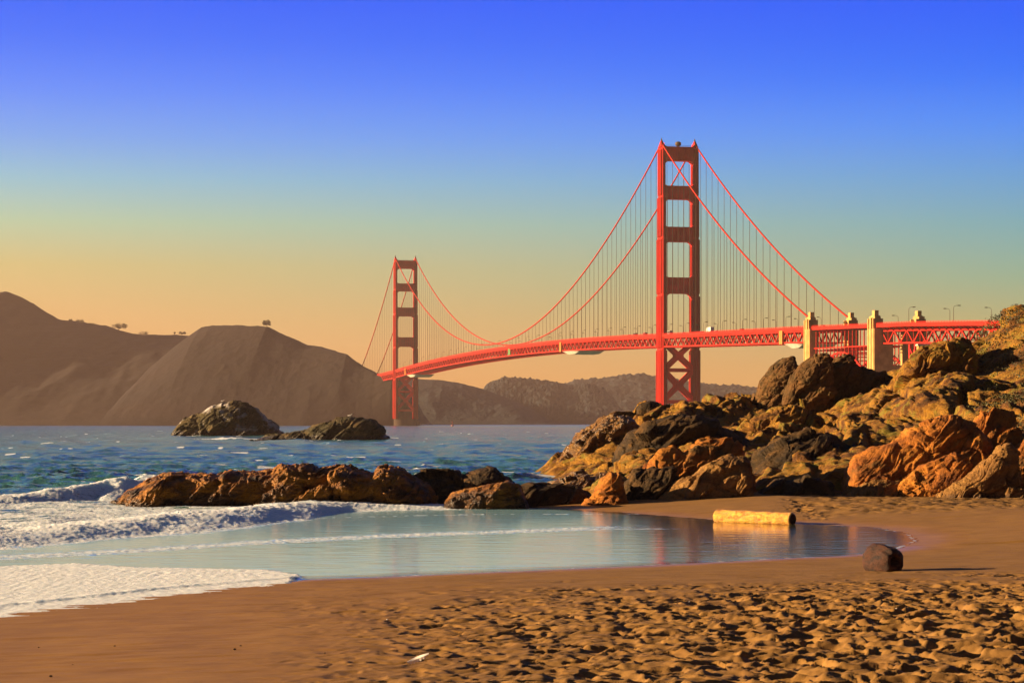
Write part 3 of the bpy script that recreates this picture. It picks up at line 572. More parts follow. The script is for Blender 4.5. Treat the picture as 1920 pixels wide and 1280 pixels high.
# ------------------------------------------------------------------ far hills
def hill(name, ridge, Yr, depth, mat, seed, nz=0.05, back=600, nu=420, nv=70, bumpy=0.0, yfun=None, dfun=None):
    """terrain from the shore (Yr-depth) up to a ridge and down behind"""
    px = np.array([r[0] for r in ridge], float); py = np.array([r[1] for r in ridge], float)
    u = np.linspace(px[0], px[-1], nu); v = np.concatenate([np.linspace(0, 1, nv), np.linspace(1.03, 2, 20)])
    yr = np.full(nu, Yr) if yfun is None else np.interp(u, [q[0] for q in yfun], [q[1] for q in yfun])
    pyr = np.interp(u, px, py)
    Zr = CH + (HY - pyr) / F * yr; Xr = (u - 960) / F * yr
    U, Vv = np.meshgrid(np.arange(nu), v)
    depth = depth if dfun is None else np.interp(u, [q[0] for q in dfun], [q[1] for q in dfun])[None, :]
    Y = yr[None, :] + np.where(Vv <= 1, (Vv - 1) * depth, (Vv - 1) * back)
    sh = np.where(Vv <= 1, 0.30 * np.sin(np.clip(Vv, 0, 1) * math.pi / 2) + 0.70 * np.clip(Vv, 0, 1) ** 1.1, 1 - 0.9 * np.clip(Vv - 1, 0, 1) ** 1.5)
    Z = -3 + (Zr + 3)[None, :] * sh
    X = Xr[None, :] + 0 * Y
    p = np.stack([X.ravel(), Y.ravel(), 0 * X.ravel()], 1)
    amp = (np.sin(np.clip(Vv, 0, 1) * math.pi) ** 0.8 * (Vv <= 1) + 0.4 * (Vv > 1)).ravel() * (Zr.max()) * nz
    gul = ridged(p * np.array([1 / 160, 1 / 420, 1]), 4, seed, 0.55)
    Zf = Z.ravel() + amp * gul
    if bumpy: Zf += bumpy * (ridged(p / 22.0, 3, seed + 3) * 0.6 - 0.35) * sm(0, 0.2, Vv.ravel()) * (Zr[None, :] > 8 + 0 * Y).ravel()
    V3 = np.stack([X.ravel(), Y.ravel(), Zf], 1)
    me = np_mesh(name, V3, grid_q(len(v), nu), True)
    return tag(link(name, me, mat), kind="structure")
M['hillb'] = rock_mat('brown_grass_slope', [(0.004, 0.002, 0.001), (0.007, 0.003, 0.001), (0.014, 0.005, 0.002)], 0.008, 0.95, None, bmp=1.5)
M['hillw'] = rock_mat('wooded_slope', [(0.008, 0.014, 0.018), (0.014, 0.024, 0.028), (0.024, 0.034, 0.036)], 0.01, 0.95, None, bmp=4.0)
hill("hill", [(-1500, 640), (-900, 560), (-400, 590), (-150, 572), (-40, 556), (10, 546), (45, 560), (80, 582), (110, 599), (150, 606), (200, 614), (240, 624), (262, 628), (330, 629), (380, 632), (450, 650), (600, 690)], 3950, 650, M['hillb'], 71, 0.03, bumpy=2.0)
hill("hill", [(285, 700), (300, 676), (330, 648), (360, 626), (378, 614), (395, 611), (450, 611), (500, 613), (520, 624), (575, 648), (600, 652), (650, 666), (660, 674), (680, 688), (705, 702), (735, 706), (760, 716), (775, 760), (790, 797)], 3500, 480, M['hillb'], 72, 0.025, nu=500, bumpy=1.2,
     yfun=[(285, 3500), (500, 3420), (600, 3340), (660, 3260), (700, 3190), (735, 3130), (790, 3100)], dfun=[(285, 480), (500, 400), (600, 330), (660, 240), (700, 160), (735, 90), (790, 50)])
hill("hill", [(640, 700), (790, 713), (830, 716), (870, 722), (912, 733), (940, 745), (1000, 770), (1040, 797)], 5000, 500, M['hillw'], 73, 0.05, bumpy=2.0)
hill("hill", [(860, 760), (900, 740), (915, 722), (945, 711), (1000, 713), (1050, 722), (1075, 726), (1100, 722), (1130, 732), (1146, 742), (1160, 768), (1180, 797)], 5500, 500, M['hillw'], 74, 0.05, bumpy=12.0)
hill("hill", [(1000, 760), (1040, 735), (1060, 724), (1080, 716), (1120, 714), (1160, 709), (1200, 705), (1235, 709), (1280, 718), (1310, 724), (1340, 724), (1370, 726), (1420, 730), (1600, 722), (1900, 710), (2400, 700), (3000, 720)], 6300, 500, M['hillw'], 75, 0.05, bumpy=13.0, nu=700)

# ------------------------------------------------------------------ bridge
def B(t, s, z): return (132 - 0.2156 * t + s * 0.9765, 1786 + 0.9765 * t + s * 0.2156, z)
def ztop(t):          # top of the outer railing
    if t >= 0:
        return 84.0 - 9.0 * ((t - 650) / 640.0) ** 2 if t <= 1290 else 75.0 - (t - 1290) * 0.018
    return float(np.interp(t, [-780, -591, -500, -436, -320, 0], [50, 58.9, 62.3, 63.9, 67.0, 74.7]))
def cable_z(t):
    if 0 <= t <= 1280: return 88.0 + (225.5 - 88.0) * ((t - 640) / 640.0) ** 2
    if t < 0: k = -t / 343.0; return 225.5 + (70.5 - 225.5) * k - 4 * 10.5 * k * (1 - k)
    k = (t - 1280) / 343.0; return 225.5 + (72 - 225.5) * k - 4 * 10.5 * k * (1 - k)
HWD = 13.7
bridge = empty("suspension_bridge", B(0, 0, 0), "long red suspension bridge with two tall towers crossing the strait behind the headland", "bridge")
def leg(s, t0, sign):
    m = MB()
    secs = [(9, 63, 18.0, 4.6), (63, 106, 17.0, 4.2), (106, 151, 16.0, 3.9), (151, 184, 14.5, 3.4), (184, 222, 12.5, 2.9)]
    for (z0, z1, L, W) in secs:
        # stepped cross section: nested slabs with vertical flutes
        for (fl, fw, dz) in ((1.0, 0.50, 0), (0.78, 0.80, -0.6), (0.52, 1.0, -1.2)):
            l, w = L * fl / 2, W * fw / 2
            m.hexa([B(t0-l, s-w, z0), B(t0-l, s+w, z0), B(t0+l, s+w, z0), B(t0+l, s-w, z0), B(t0-l, s-w, z1+dz), B(t0-l, s+w, z1+dz), B(t0+l, s+w, z1+dz), B(t0+l, s-w, z1+dz)])
        for q in (-0.36, -0.12, 0.12, 0.36):    # ribs on the west and east sides
            for ws in (-1, 1):
                w = W / 2 * ws + 0.25 * ws; l = L * q * 0.9
                m.hexa([B(t0+l-.5, s+w-.3, z0), B(t0+l-.5, s+w+.3, z0), B(t0+l+.5, s+w+.3, z0), B(t0+l+.5, s+w-.3, z0), B(t0+l-.5, s+w-.3, z1-2), B(t0+l-.5, s+w+.3, z1-2), B(t0+l+.5, s+w+.3, z1-2), B(t0+l+.5, s+w-.3, z1-2)])
    return m
def panel(m, t0, th, z0, z1, si, so, brk=3.0):
    """portal strut with curved brackets below and above, ribs on its faces"""
    h = th / 2
    m.hexa([B(t0-h, -si, z0), B(t0-h, si, z0), B(t0+h, si, z0), B(t0+h, -si, z0), B(t0-h, -si, z1), B(t0-h, si, z1), B(t0+h, si, z1), B(t0+h, -si, z1)])
    n = 12
    for k in range(n + 1):
        s = -si + 2 * si * k / n
        for f in (-1, 1):
            a = t0 + f * (h + 0.25)
            m.hexa([B(a-.3, s-.22, z0+.6), B(a-.3, s+.22, z0+.6), B(a+.3, s+.22, z0+.6), B(a+.3, s-.22, z0+.6), B(a-.3, s-.22, z1-.6), B(a-.3, s+.22, z1-.6), B(a+.3, s+.22, z1-.6), B(a+.3, s-.22, z1-.6)])
    for sg in (-1, 1):                      # curved corner brackets
        for (zb, dirz, rr, rz) in ((z0, -1, brk, brk * 1.4), (z1, 1, brk * 0.7, brk * 0.6)):
            prev = None; seg = 7
            for k in range(seg + 1):
                a = math.pi / 2 * k / seg; x = sg * (si - rr * (1 - math.sin(a))); z = zb + dirz * rz * (1 - math.cos(a))
                if prev:
                    x0, z0_ = prev
                    m.add([B(t0-h*.9, sg*si, z0_), B(t0-h*.9, x0, z0_), B(t0-h*.9, x, z), B(t0-h*.9, sg*si, z), B(t0+h*.9, sg*si, z0_), B(t0+h*.9, x0, z0_), B(t0+h*.9, x, z), B(t0+h*.9, sg*si, z)],
                          [(0, 1, 2, 3), (7, 6, 5, 4), (1, 5, 6, 2), (0, 3, 7, 4)])
                prev = (x, z)
for t0, lab in ((0, "near tower, large against the sky"), (1280, "far tower, smaller and veiled by haze")):
    tw = empty("bridge_tower", Vector(B(t0, 0, 9)) - wloc(bridge)); tw.parent = bridge; tw["label"] = lab
    for s in (-HWD, HWD): leg(s, t0, 1).build("tower_leg", M['red'], tw)
    for z0, z1, si in ((211.5, 222.5, 12.6), (181, 191.5, 12.4), (147.3, 159.0, 12.2), (106.3, 119.0, 12.0)):
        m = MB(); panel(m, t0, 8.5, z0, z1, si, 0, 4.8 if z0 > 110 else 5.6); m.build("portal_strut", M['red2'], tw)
    for z0, z1 in ((46, 68), (22, 45)):
        m = MB()
        for f in (-4.5, 4.5):
            m.beam(B(t0+f, -11.9, z0), B(t0+f, 11.9, z1), 1.2, 3.0); m.beam(B(t0+f, -11.9, z1), B(t0+f, 11.9, z0), 1.2, 3.0)
            c = (z0 + z1) / 2; m.hexa([B(t0+f-.7, -3, c-3), B(t0+f-.7, 3, c-3), B(t0+f+.7, 3, c-3), B(t0+f+.7, -3, c-3), B(t0+f-.7, -3, c+3), B(t0+f-.7, 3, c+3), B(t0+f+.7, 3, c+3), B(t0+f+.7, -3, c+3)])
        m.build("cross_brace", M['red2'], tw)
    for z in (45.6, 20.5):
        m = MB(); m.hexa([B(t0-5, -12.0, z-1.4), B(t0-5, 12.0, z-1.4), B(t0+5, 12.0, z-1.4), B(t0+5, -12.0, z-1.4), B(t0-5, -12.0, z+1.4), B(t0-5, 12.0, z+1.4), B(t0+5, 12.0, z+1.4), B(t0+5, -12.0, z+1.4)])
        m.build("horizontal_strut", M['red2'], tw)
    for s in (-HWD, HWD):                 # saddle housings with finials
        m = MB()
        for L, W, z0, z1 in ((11, 3.4, 222.3, 223.6), (7.5, 2.6, 223.6, 225.6), (4.2, 1.9, 225.6, 227.2)):
            m.hexa([B(t0-L/2, s-W/2, z0), B(t0-L/2, s+W/2, z0), B(t0+L/2, s+W/2, z0), B(t0+L/2, s-W/2, z0), B(t0-L/2*.6, s-W/2*.7, z1), B(t0-L/2*.6, s+W/2*.7, z1), B(t0+L/2*.6, s+W/2*.7, z1), B(t0+L/2*.6, s-W/2*.7, z1)])
        h = m.build("cable_saddle", M['red'], tw)
        m = MB(); m.tube([B(t0, s, 227.0), B(t0, s, 228.2), B(t0, s, 229.6)], [0.75, 0.6, 0.15], 8); m.build("aviation_light", M['lampm'], tw)
    if t0 == 0:
        m = MB(); m.tube([B(0, 0, 222.4), B(0, 0, 223.6)], 0.5, 8); m.tube([B(0, 0, 223.2), B(0, 0, 223.9), B(0, 0, 225.2), B(0, 0, 226.4), B(0, 0, 227.0)], [1.0, 2.1, 2.5, 2.2, 0.9], 12); m.build("beacon", M['lampm'], tw, True)
    m = MB()
    for k in range(25):                   # thin hand rail along the top strut
        s = -11 + 22 * k / 24; m.beam(B(t0-4, s, 222.3), B(t0-4, s, 223.5), .12, .12)
    m.beam(B(t0-4, -11, 223.5), B(t0-4, 11, 223.5), .15, .15); m.build("top_railing", M['lampm'], tw)
    m = MB(); n = 28                      # pier / fender
    for (ra, rb, z0, z1) in ((30, 44, -4, 9), ) if t0 == 0 else ((16, 24, -4, 9),):
        ring = []
        for k in range(n):
            a = 2 * math.pi * k / n; ring.append((rb * math.cos(a) * 0.5 if t0 else 20 * math.cos(a), ra * math.sin(a)))
        vs = [B(t0 + a, s, z0) for a, s in ring] + [B(t0 + a, s, z1 if t0 else 14.5) for a, s in ring]
        m.add(vs, [(k, (k+1) % n, n + (k+1) % n, n + k) for k in range(n)] + [tuple(n + k for k in range(n))])
    if t0 == 0:
        for k in range(n): m.box(Vector(vs[n+k]) + Vector((0, 0, 0.6)), (3.2, 3.2, 1.2))
    m.build("pier", M['concd'] if t0 == 0 else M['bark_dark'], tw)

# cables
for s in (-HWD, HWD):
    m = MB(); m.tube([B(t, s, cable_z(t)) for t in np.concatenate([np.arange(-343, 0, 8), np.arange(0, 1280, 10), np.arange(1280, 1624, 8)])], 0.62, 8); m.build("main_cable", M['cable'], bridge, True)
# suspenders: the nearest hundred each, the rest as one
ropes = []
for k in range(-22, 107):
    t = k * 15.24
    if abs(t) < 8 or abs(t - 1280) < 8 or t < -335 or t > 1615: continue
    for s in (-HWD, HWD):
        z1 = cable_z(t); z0 = ztop(t) - 2.0
        if z1 - z0 > 2.6: ropes.append((t, s, z0, z1))
ropes.sort(key=lambda r: Vector(B(r[0], r[1], 0)).length * 1.0 - (r[3] - r[2]) * 3)
rest = MB()
for i, (t, s, z0, z1) in enumerate(ropes):
    m = MB() if i < 100 else rest
    for o_ in (-0.25, 0.25): m.tube([B(t + o_, s, z0), B(t + o_, s, z1)], 0.085 if t < 500 else 0.10, 5, False)
    if i < 100: m.build("suspender", M['rope'], bridge)
tag(rest.build("suspender", M['rope'], bridge), kind="stuff")

# deck: fascia girders, slab, trusses on both sides, floor beams
def strip(m, ts, s0, s1, dz0, dz1):
    for a, b in zip(ts[:-1], ts[1:]):
        za, zb = ztop(a), ztop(b)
        m.add([B(a, s0, za+dz0), B(a, s1, za+dz0), B(b, s1, zb+dz0), B(b, s0, zb+dz0), B(a, s0, za+dz1), B(a, s1, za+dz1), B(b, s1, zb+dz1), B(b, s0, zb+dz1)],
              [(3, 2, 1, 0), (4, 5, 6, 7), (1, 2, 6, 5), (3, 0, 4, 7)])
T_ALL = list(np.arange(-780, 1661, 7.62 * 2)); T_MAIN = [t for t in T_ALL if t > -350]
m = MB(); strip(m, T_ALL, -12.6, 12.6, -2.0, -1.35); m.build("roadway", M['asphalt'], bridge)
for sg in (-1, 1):
    m = MB()
    a, b = sorted((sg * 12.6, sg * 14.9)); strip(m, T_ALL, a, b, -2.1, -1.15)                       # pavement
    a, b = sorted((sg * 14.9, sg * 15.15)); strip(m, T_ALL, a, b, -2.9, -0.75); strip(m, T_ALL, a, b, -0.16, 0.0)
    for t in np.arange(-780, 1640, 3.81):
        m.hexa([B(t-.12, a, ztop(t)-1.2), B(t-.12, b, ztop(t)-1.2), B(t+.12, b, ztop(t)-1.2), B(t+.12, a, ztop(t)-1.2), B(t-.12, a, ztop(t)-.1), B(t-.12, b, ztop(t)-.1), B(t+.12, b, ztop(t)-.1), B(t+.12, a, ztop(t)-.1)])
    for dz in (-0.45, -0.8): strip(m, T_ALL, a + .05, b - .05, dz - .13, dz)
    m.build("railing", M['red'], bridge)
for sg in (-1, 1):
    m = MB(); s = sg * HWD; a, b = s - .5, s + .5
    strip(m, T_MAIN, a, b, -4.0, -2.9); strip(m, T_MAIN, a, b, -11.2, -10.1)
    strip(m, T_MAIN, a - .3, b + .3, -2.9, -2.1)
    k = 0
    for t in np.arange(-343, 1640, 7.62):
        z, z2 = ztop(t), ztop(t + 7.62)
        m.beam(B(t, s, z-3.9), B(t, s, z-10.3), 0.45, 0.45)
        if k % 2 == 0: m.beam(B(t, s, z-3.9), B(t+7.62, s, z2-10.3), 0.75, 0.75)
        else: m.beam(B(t, s, z-10.3), B(t+7.62, s, z2-3.9), 0.75, 0.75)
        k += 1
    m.build("stiffening_truss", M['red'], bridge)
m = MB()
for t in np.arange(-343, 1640, 7.62):
    z = ztop(t); m.beam(B(t, -13.1, z-3.2), B(t, 13.1, z-3.2), 0.6, 1.8); m.beam(B(t, -13.1, z-10.7), B(t, 13.1, z-10.7), 0.5, 0.7)
    m.beam(B(t, -13.1, z-10.7), B(t+7.62, 13.1, ztop(t+7.62)-10.7), 0.4, 0.4); m.beam(B(t, 13.1, z-10.7), B(t+7.62, -13.1, ztop(t+7.62)-10.7), 0.4, 0.4)
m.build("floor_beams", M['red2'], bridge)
# viaduct south of the last pylon
vt = np.arange(-775, -440, 9.6)
for sg in (-1, 1):
    m = MB(); s = sg * 11.0
    for k, t in enumerate(vt):
        z, z2 = ztop(t) - 5.0, ztop(t + 9.6) - 5.0
        m.beam(B(t, s, z), B(t+9.6, s, z2), .8, .8); m.beam(B(t, s, z-7.3), B(t+9.6, s, z2-7.3), .9, .9)
        m.beam(B(t, s, z), B(t, s, z-7.3), .4, .4)
        if k % 2: m.beam(B(t, s, z), B(t+9.6, s, z2-7.3), .8, .8)
        else: m.beam(B(t, s, z-7.3), B(t+9.6, s, z2), .8, .8)
        m.beam(B(t, s, z), B(t, sg * 14.8, z + 2.4), .6, .9); m.beam(B(t, s, z+.3), B(t, s, z+3.0), .6, .6)
    m.build("viaduct_truss", M['red'], bridge)
m = MB()
for t in vt: m.beam(B(t, -11, ztop(t)-4.6), B(t, 11, ztop(t)-4.6), .6, 1.6); m.beam(B(t, -11, ztop(t)-12.3), B(t, 11, ztop(t)-12.3), .5, .6)
for t in (-500, -560, -620, -680, -740):
    for s in (-9, 9):
        for f in (-4, 4): m.beam(B(t+f, s, 8), B(t+f, s, ztop(t)-12), 1.2, 1.2)
        for z in range(12, int(ztop(t))-16, 9): m.beam(B(t-4, s, z), B(t+4, s, z+8), .6, .6); m.beam(B(t+4, s, z), B(t-4, s, z+8), .6, .6)
    for z in range(12, int(ztop(t))-16, 9): m.beam(B(t-4, -9, z), B(t-4, 9, z+8), .6, .6); m.beam(B(t-4, 9, z), B(t-4, -9, z+8), .6, .6)
m.build("viaduct_trestle", M['red2'], bridge)
# arch over the old fort between the pylons
for sg in (-1, 1):
    m = MB(); s = sg * HWD; ar = lambda t: 47.5 - 0.0078 * (t + 396) ** 2; ts = list(np.arange(-449, -346, 6.4))
    for a, b in zip(ts[:-1], ts[1:]):
        m.beam(B(a, s, ar(a)), B(b, s, ar(b)), 1.1, 1.1); m.beam(B(a, s, ar(a)-5.5), B(b, s, ar(b)-5.5), 1.0, 1.0)
        m.beam(B(a, s, ar(a)), B(b, s, ar(b)-5.5), .6, .6); m.beam(B(a, s, ar(a)-5.5), B(a, s, ar(a)), .5, .5)
        m.beam(B(a, s, ar(a)), B(a, s, ztop(a)-4.0), .55, .55)
    for zz in (50, ): m.beam(B(-449, s, zz), B(-346, s, zz+1.5), .6, .6)
    m.build("steel_arch", M['red'], bridge)
m = MB()
for a in np.arange(-449, -346, 6.4):
    m.beam(B(a, -HWD, ar(a)), B(a, HWD, ar(a)), .6, .6); m.beam(B(a, -HWD, 50), B(a, HWD, 50), .5, .5)
m.build("arch_bracing", M['red2'], bridge)
# concrete pylons
def pylon(t0, sg, zt):
    m = MB(); s = sg * 13.6
    def bl(l0, l1, w0, w1, z0, z1): m.hexa([B(t0+l0, s+w0, z0), B(t0+l0, s+w1, z0), B(t0+l1, s+w1, z0), B(t0+l1, s+w0, z0), B(t0+l0, s+w0, z1), B(t0+l0, s+w1, z1), B(t0+l1, s+w1, z1), B(t0+l1, s+w0, z1)])
    o, i = (-1, 1) if sg < 0 else (1, -1)
    def bw(l, wo_, wi, z0, z1):
        a, b = sorted((o * wo_, i * wi)); bl(-l, l, a, b, z0, z1)
    bw(5.6, 3.0, 9.0 if t0 < -400 else 1.5, 2, zt - 11)        # shaft
    bw(4.6, 2.2, 1.5, zt - 11, zt - 3.5)
    bw(2.1, 1.3, 1.2, zt - 3.5, zt)                            # cap block
    bw(2.9, 1.8, 1.6, zt - 3.7, zt - 3.0)                      # ledge
    bw(1.2, 3.4, 0, 20, zt - 4.5); bl(-4.6, -3.4, -3.3, 3.0, 20, zt - 5); bl(3.4, 4.6, -3.3, 3.0, 20, zt - 5)
    return m.build("pylon", M['conc'], bridge)
for t0, zt in ((-343, 75.0), (-454, 70.8)):
    for sg in (-1, 1): pylon(t0, sg, zt)
for t0 in (-343, -454):
    m = MB(); m.hexa([B(t0-5, -14, 2), B(t0-5, 14, 2), B(t0+5, 14, 2), B(t0+5, -14, 2), B(t0-5, -14, 38), B(t0-5, 14, 38), B(t0+5, 14, 38), B(t0+5, -14, 38)])
    m.build("pylon_base", M['conc'], bridge)

# maintenance scaffolds hanging under the deck
for t0, L, lb in ((-292, 30, "pale maintenance platform under the deck near the concrete pylon, with an orange end panel"), (330, 55, "long pale tarpaulin platform slung under the middle of the bridge deck"), (1190, 55, "small hazy maintenance platform under the deck near the far tower")):
    e = empty("maintenance_platform", B(t0, 0, ztop(t0) - 14), lb, "platform", "maintenance platforms under the bridge deck")
    zt = ztop(t0) - 11.4; m = MB(); n = 10; ts = [t0 - L * k / n for k in range(n + 1)]
    prof = [3.2 * min(1, 2.6 * min(k / n + .12, 1 - k / n + .12)) for k in range(n + 1)]
    for k in range(n):
        m.add([B(ts[k], -14.2, zt), B(ts[k], 14.2, zt), B(ts[k+1], 14.2, zt), B(ts[k+1], -14.2, zt), B(ts[k], -11.5, zt-prof[k]), B(ts[k], 11.5, zt-prof[k]), B(ts[k+1], 11.5, zt-prof[k+1]), B(ts[k+1], -11.5, zt-prof[k+1])],
              [(0, 1, 2, 3), (7, 6, 5, 4), (0, 3, 7, 4), (1, 5, 6, 2)] + ([(0, 4, 5, 1)] if k == 0 else []) + ([(3, 2, 6, 7)] if k == n - 1 else []))
    m.build("tarpaulin", M['tarp'], e)
    m = MB(); a = t0 + 3
    m.hexa([B(a-3.2, -15.4, zt), B(a-3.2, -14.3, zt), B(a+3.2, -14.3, zt), B(a+3.2, -15.4, zt), B(a-3.2, -15.4, zt+9), B(a-3.2, -14.3, zt+9), B(a+3.2, -14.3, zt+9), B(a+3.2, -15.4, zt+9)]); 
    for q in (-3, 0, 3): m.beam(B(a+q, -15.45, zt+.1), B(a+q, -15.45, zt+8.8), .2, .2)
    m.build("access_panel", M['panel'], e)
e = MB(); zt = ztop(560)
e.add([B(556, -14.5, zt-9.5), B(566, -14.5, zt-10), B(566, -14.5, zt-4), B(561, -14.5, zt-2.8), B(556, -14.5, zt-5), B(556, -14.2, zt-9.5), B(566, -14.2, zt-10), B(566, -14.2, zt-4), B(561, -14.2, zt-2.8), B(556, -14.2, zt-5)],
      [(0, 1, 2, 3, 4), (9, 8, 7, 6, 5), (0, 5, 6, 1), (1, 6, 7, 2), (2, 7, 8, 3), (3, 8, 9, 4), (4, 9, 5, 0)])
tag(e.build("tarpaulin", M['green'], None, False, B(560, -14.4, zt-8)), "green tarpaulin hung on the outside of the bridge truss at mid span", "tarpaulin")

# street lamps on the bridge
def lamp(t, sg, h, arm, label, group):
    zb = ztop(t) - 1.3; s = sg * 14.2; e = empty("street_lamp", B(t, s, zb), label, "street lamp", group)
    m = MB(); pts_ = [B(t, s, zb), B(t, s, zb + h - 1.2)] + [B(t, s - sg * arm * (1 - math.cos(a)), zb + h - 1.2 + 1.2 * math.sin(a)) for a in (0.5, 1.0, 1.57)]
    m.tube(pts_, [.17, .12, .10, .09, .08], 6); m.build("lamp_post", M['lampm'], e)
    m = MB(); x = s - sg * arm; m.hexa([B(t-.35, x-.9, zb+h-.35), B(t-.35, x+.9, zb+h-.35), B(t+.35, x+.9, zb+h-.35), B(t+.35, x-.9, zb+h-.35), B(t-.25, x-.7, zb+h+.1), B(t-.25, x+.7, zb+h+.1), B(t+.25, x+.7, zb+h+.1), B(t+.25, x-.7, zb+h+.1)])
    m.build("lamp_head", M['lampm'], e)
for k in range(-6, 29):
    t = k * 45.7 - 22
    for sg in (-1, 1):
        lamp(t + (10 if sg > 0 else 0), sg, 8.3, 2.2, "dark hooked street lamp on the near side rail of the bridge deck" if sg < 0 else "dark hooked street lamp on the far side rail of the bridge deck", "street lamps along the bridge deck, %s side" % ("near" if sg < 0 else "far"))
for x, top, sg in ((1684, 591, 1), (1704, 575, -1), (1781, 578, 1), (1788, 572, -1), (1859, 576, 1), (1895, 570, -1)):
    a = (x - 960) / F; s = sg * 14.2; t = (132 + s * .9765 - a * (1786 + s * .2156)) / (.2156 + a * .9765)
    Yp = B(t, s, 0)[1]; h = CH + (HY - top) / F * Yp - ztop(t) + 1.3
    lamp(t, sg, h, 3.2, "tall slender street lamp on the %s side of the viaduct right of the pylons" % ("near" if sg < 0 else "far"), "tall street lamps on the viaduct, %s side" % ("near" if sg < 0 else "far"))

# traffic
def vehicle(name, t, s, L, W, H, mat, label, cat, cab=False, group=None):
    z = ztop(t) - 1.34; e = empty(name, B(t, s, z), label, cat, group)
    def bb(l0, l1, w, z0, z1, tp=0.0): 
        m = MB(); m.hexa([B(t+l0, s-w, z+z0), B(t+l0, s+w, z+z0), B(t+l1, s+w, z+z0), B(t+l1, s-w, z+z0), B(t+l0+tp, s-w+tp*.3, z+z1), B(t+l0+tp, s+w-tp*.3, z+z1), B(t+l1-tp, s+w-tp*.3, z+z1), B(t+l1-tp, s-w+tp*.3, z+z1)]); return m
    if cab:
        bb(-L/2, L/2-2.3, W/2, .9, H).build("cargo_box", mat, e); bb(L/2-2.2, L/2, W/2-.05, .5, H*.78, .25).build("cab", M['steel'], e)
    elif H > 1.9:
        bb(-L/2, L/2, W/2, .4, H, .15).build("body", mat, e); bb(-L/2+.4, L/2-.4, W/2+.02, H*.55, H*.85).build("windows", M['glass'], e)
    else:
        bb(-L/2, L/2, W/2, .3, H*.58).build("body", mat, e); bb(-L*.28, L*.25, W/2-.1, H*.58, H, .35).build("cabin", M['glass'], e)
    for l in (-L*.32, L*.32):
        for w in (-1, 1):
            m = MB(); m.tube([B(t+l, s+w*(W/2-.3), z+.38), B(t+l, s+w*W/2, z+.38)], .38, 10); m.build("wheel", M['tyre'], e)
def t_at(x, s): a = (x - 960) / F; return (132 + s * .9765 - a * (1786 + s * .2156)) / (.2156 + a * .9765)
M['car_dark'] = plain('dark_vehicle_paint', (0.05, 0.03, 0.03), 0.4, 1, .1); M['car_red'] = plain('red_vehicle_paint', (0.3, 0.02, 0.02), 0.4, 1, .1); M['car_silver'] = plain('silver_vehicle_paint', (0.35, 0.33, 0.32), 0.35, 1, .1)
vehicle("truck", t_at(1331, -9), -9, 11.5, 2.6, 4.3, M['white'], "white box truck on the bridge just right of the near tower", "truck", True)
vehicle("van", t_at(1191.5, 7), 7, 6, 2.3, 3.7, M['car_dark'], "dark tall van on the bridge left of the near tower, the left one of two", "van")
vehicle("van", t_at(1210, 7), 7, 6, 2.3, 3.7, M['car_red'], "maroon tall van on the bridge just left of the near tower leg", "van")
vehicle("van", t_at(1256, 4), 4, 6.5, 2.4, 4.0, M['car_silver'], "grey van on the bridge between the legs of the near tower", "van")
for x, mt, lb in ((1180, 'car_red', "small red car on the bridge left of the two tall vans"), (1282, 'car_dark', "dark car on the bridge near the right leg of the near tower"), (1316, 'car_red', "red car on the bridge behind the white truck"), (1344, 'car_dark', "dark car just right of the white truck"), (1391, 'car_red', "maroon car on the bridge halfway between near tower and pylons"), (1543, 'car_silver', "silver car on the bridge between the two concrete pylons")):
    vehicle("car", t_at(x, -8), -8, 4.8, 1.9, 2.1 if x == 1391 else 1.75, M[mt], lb, "car")

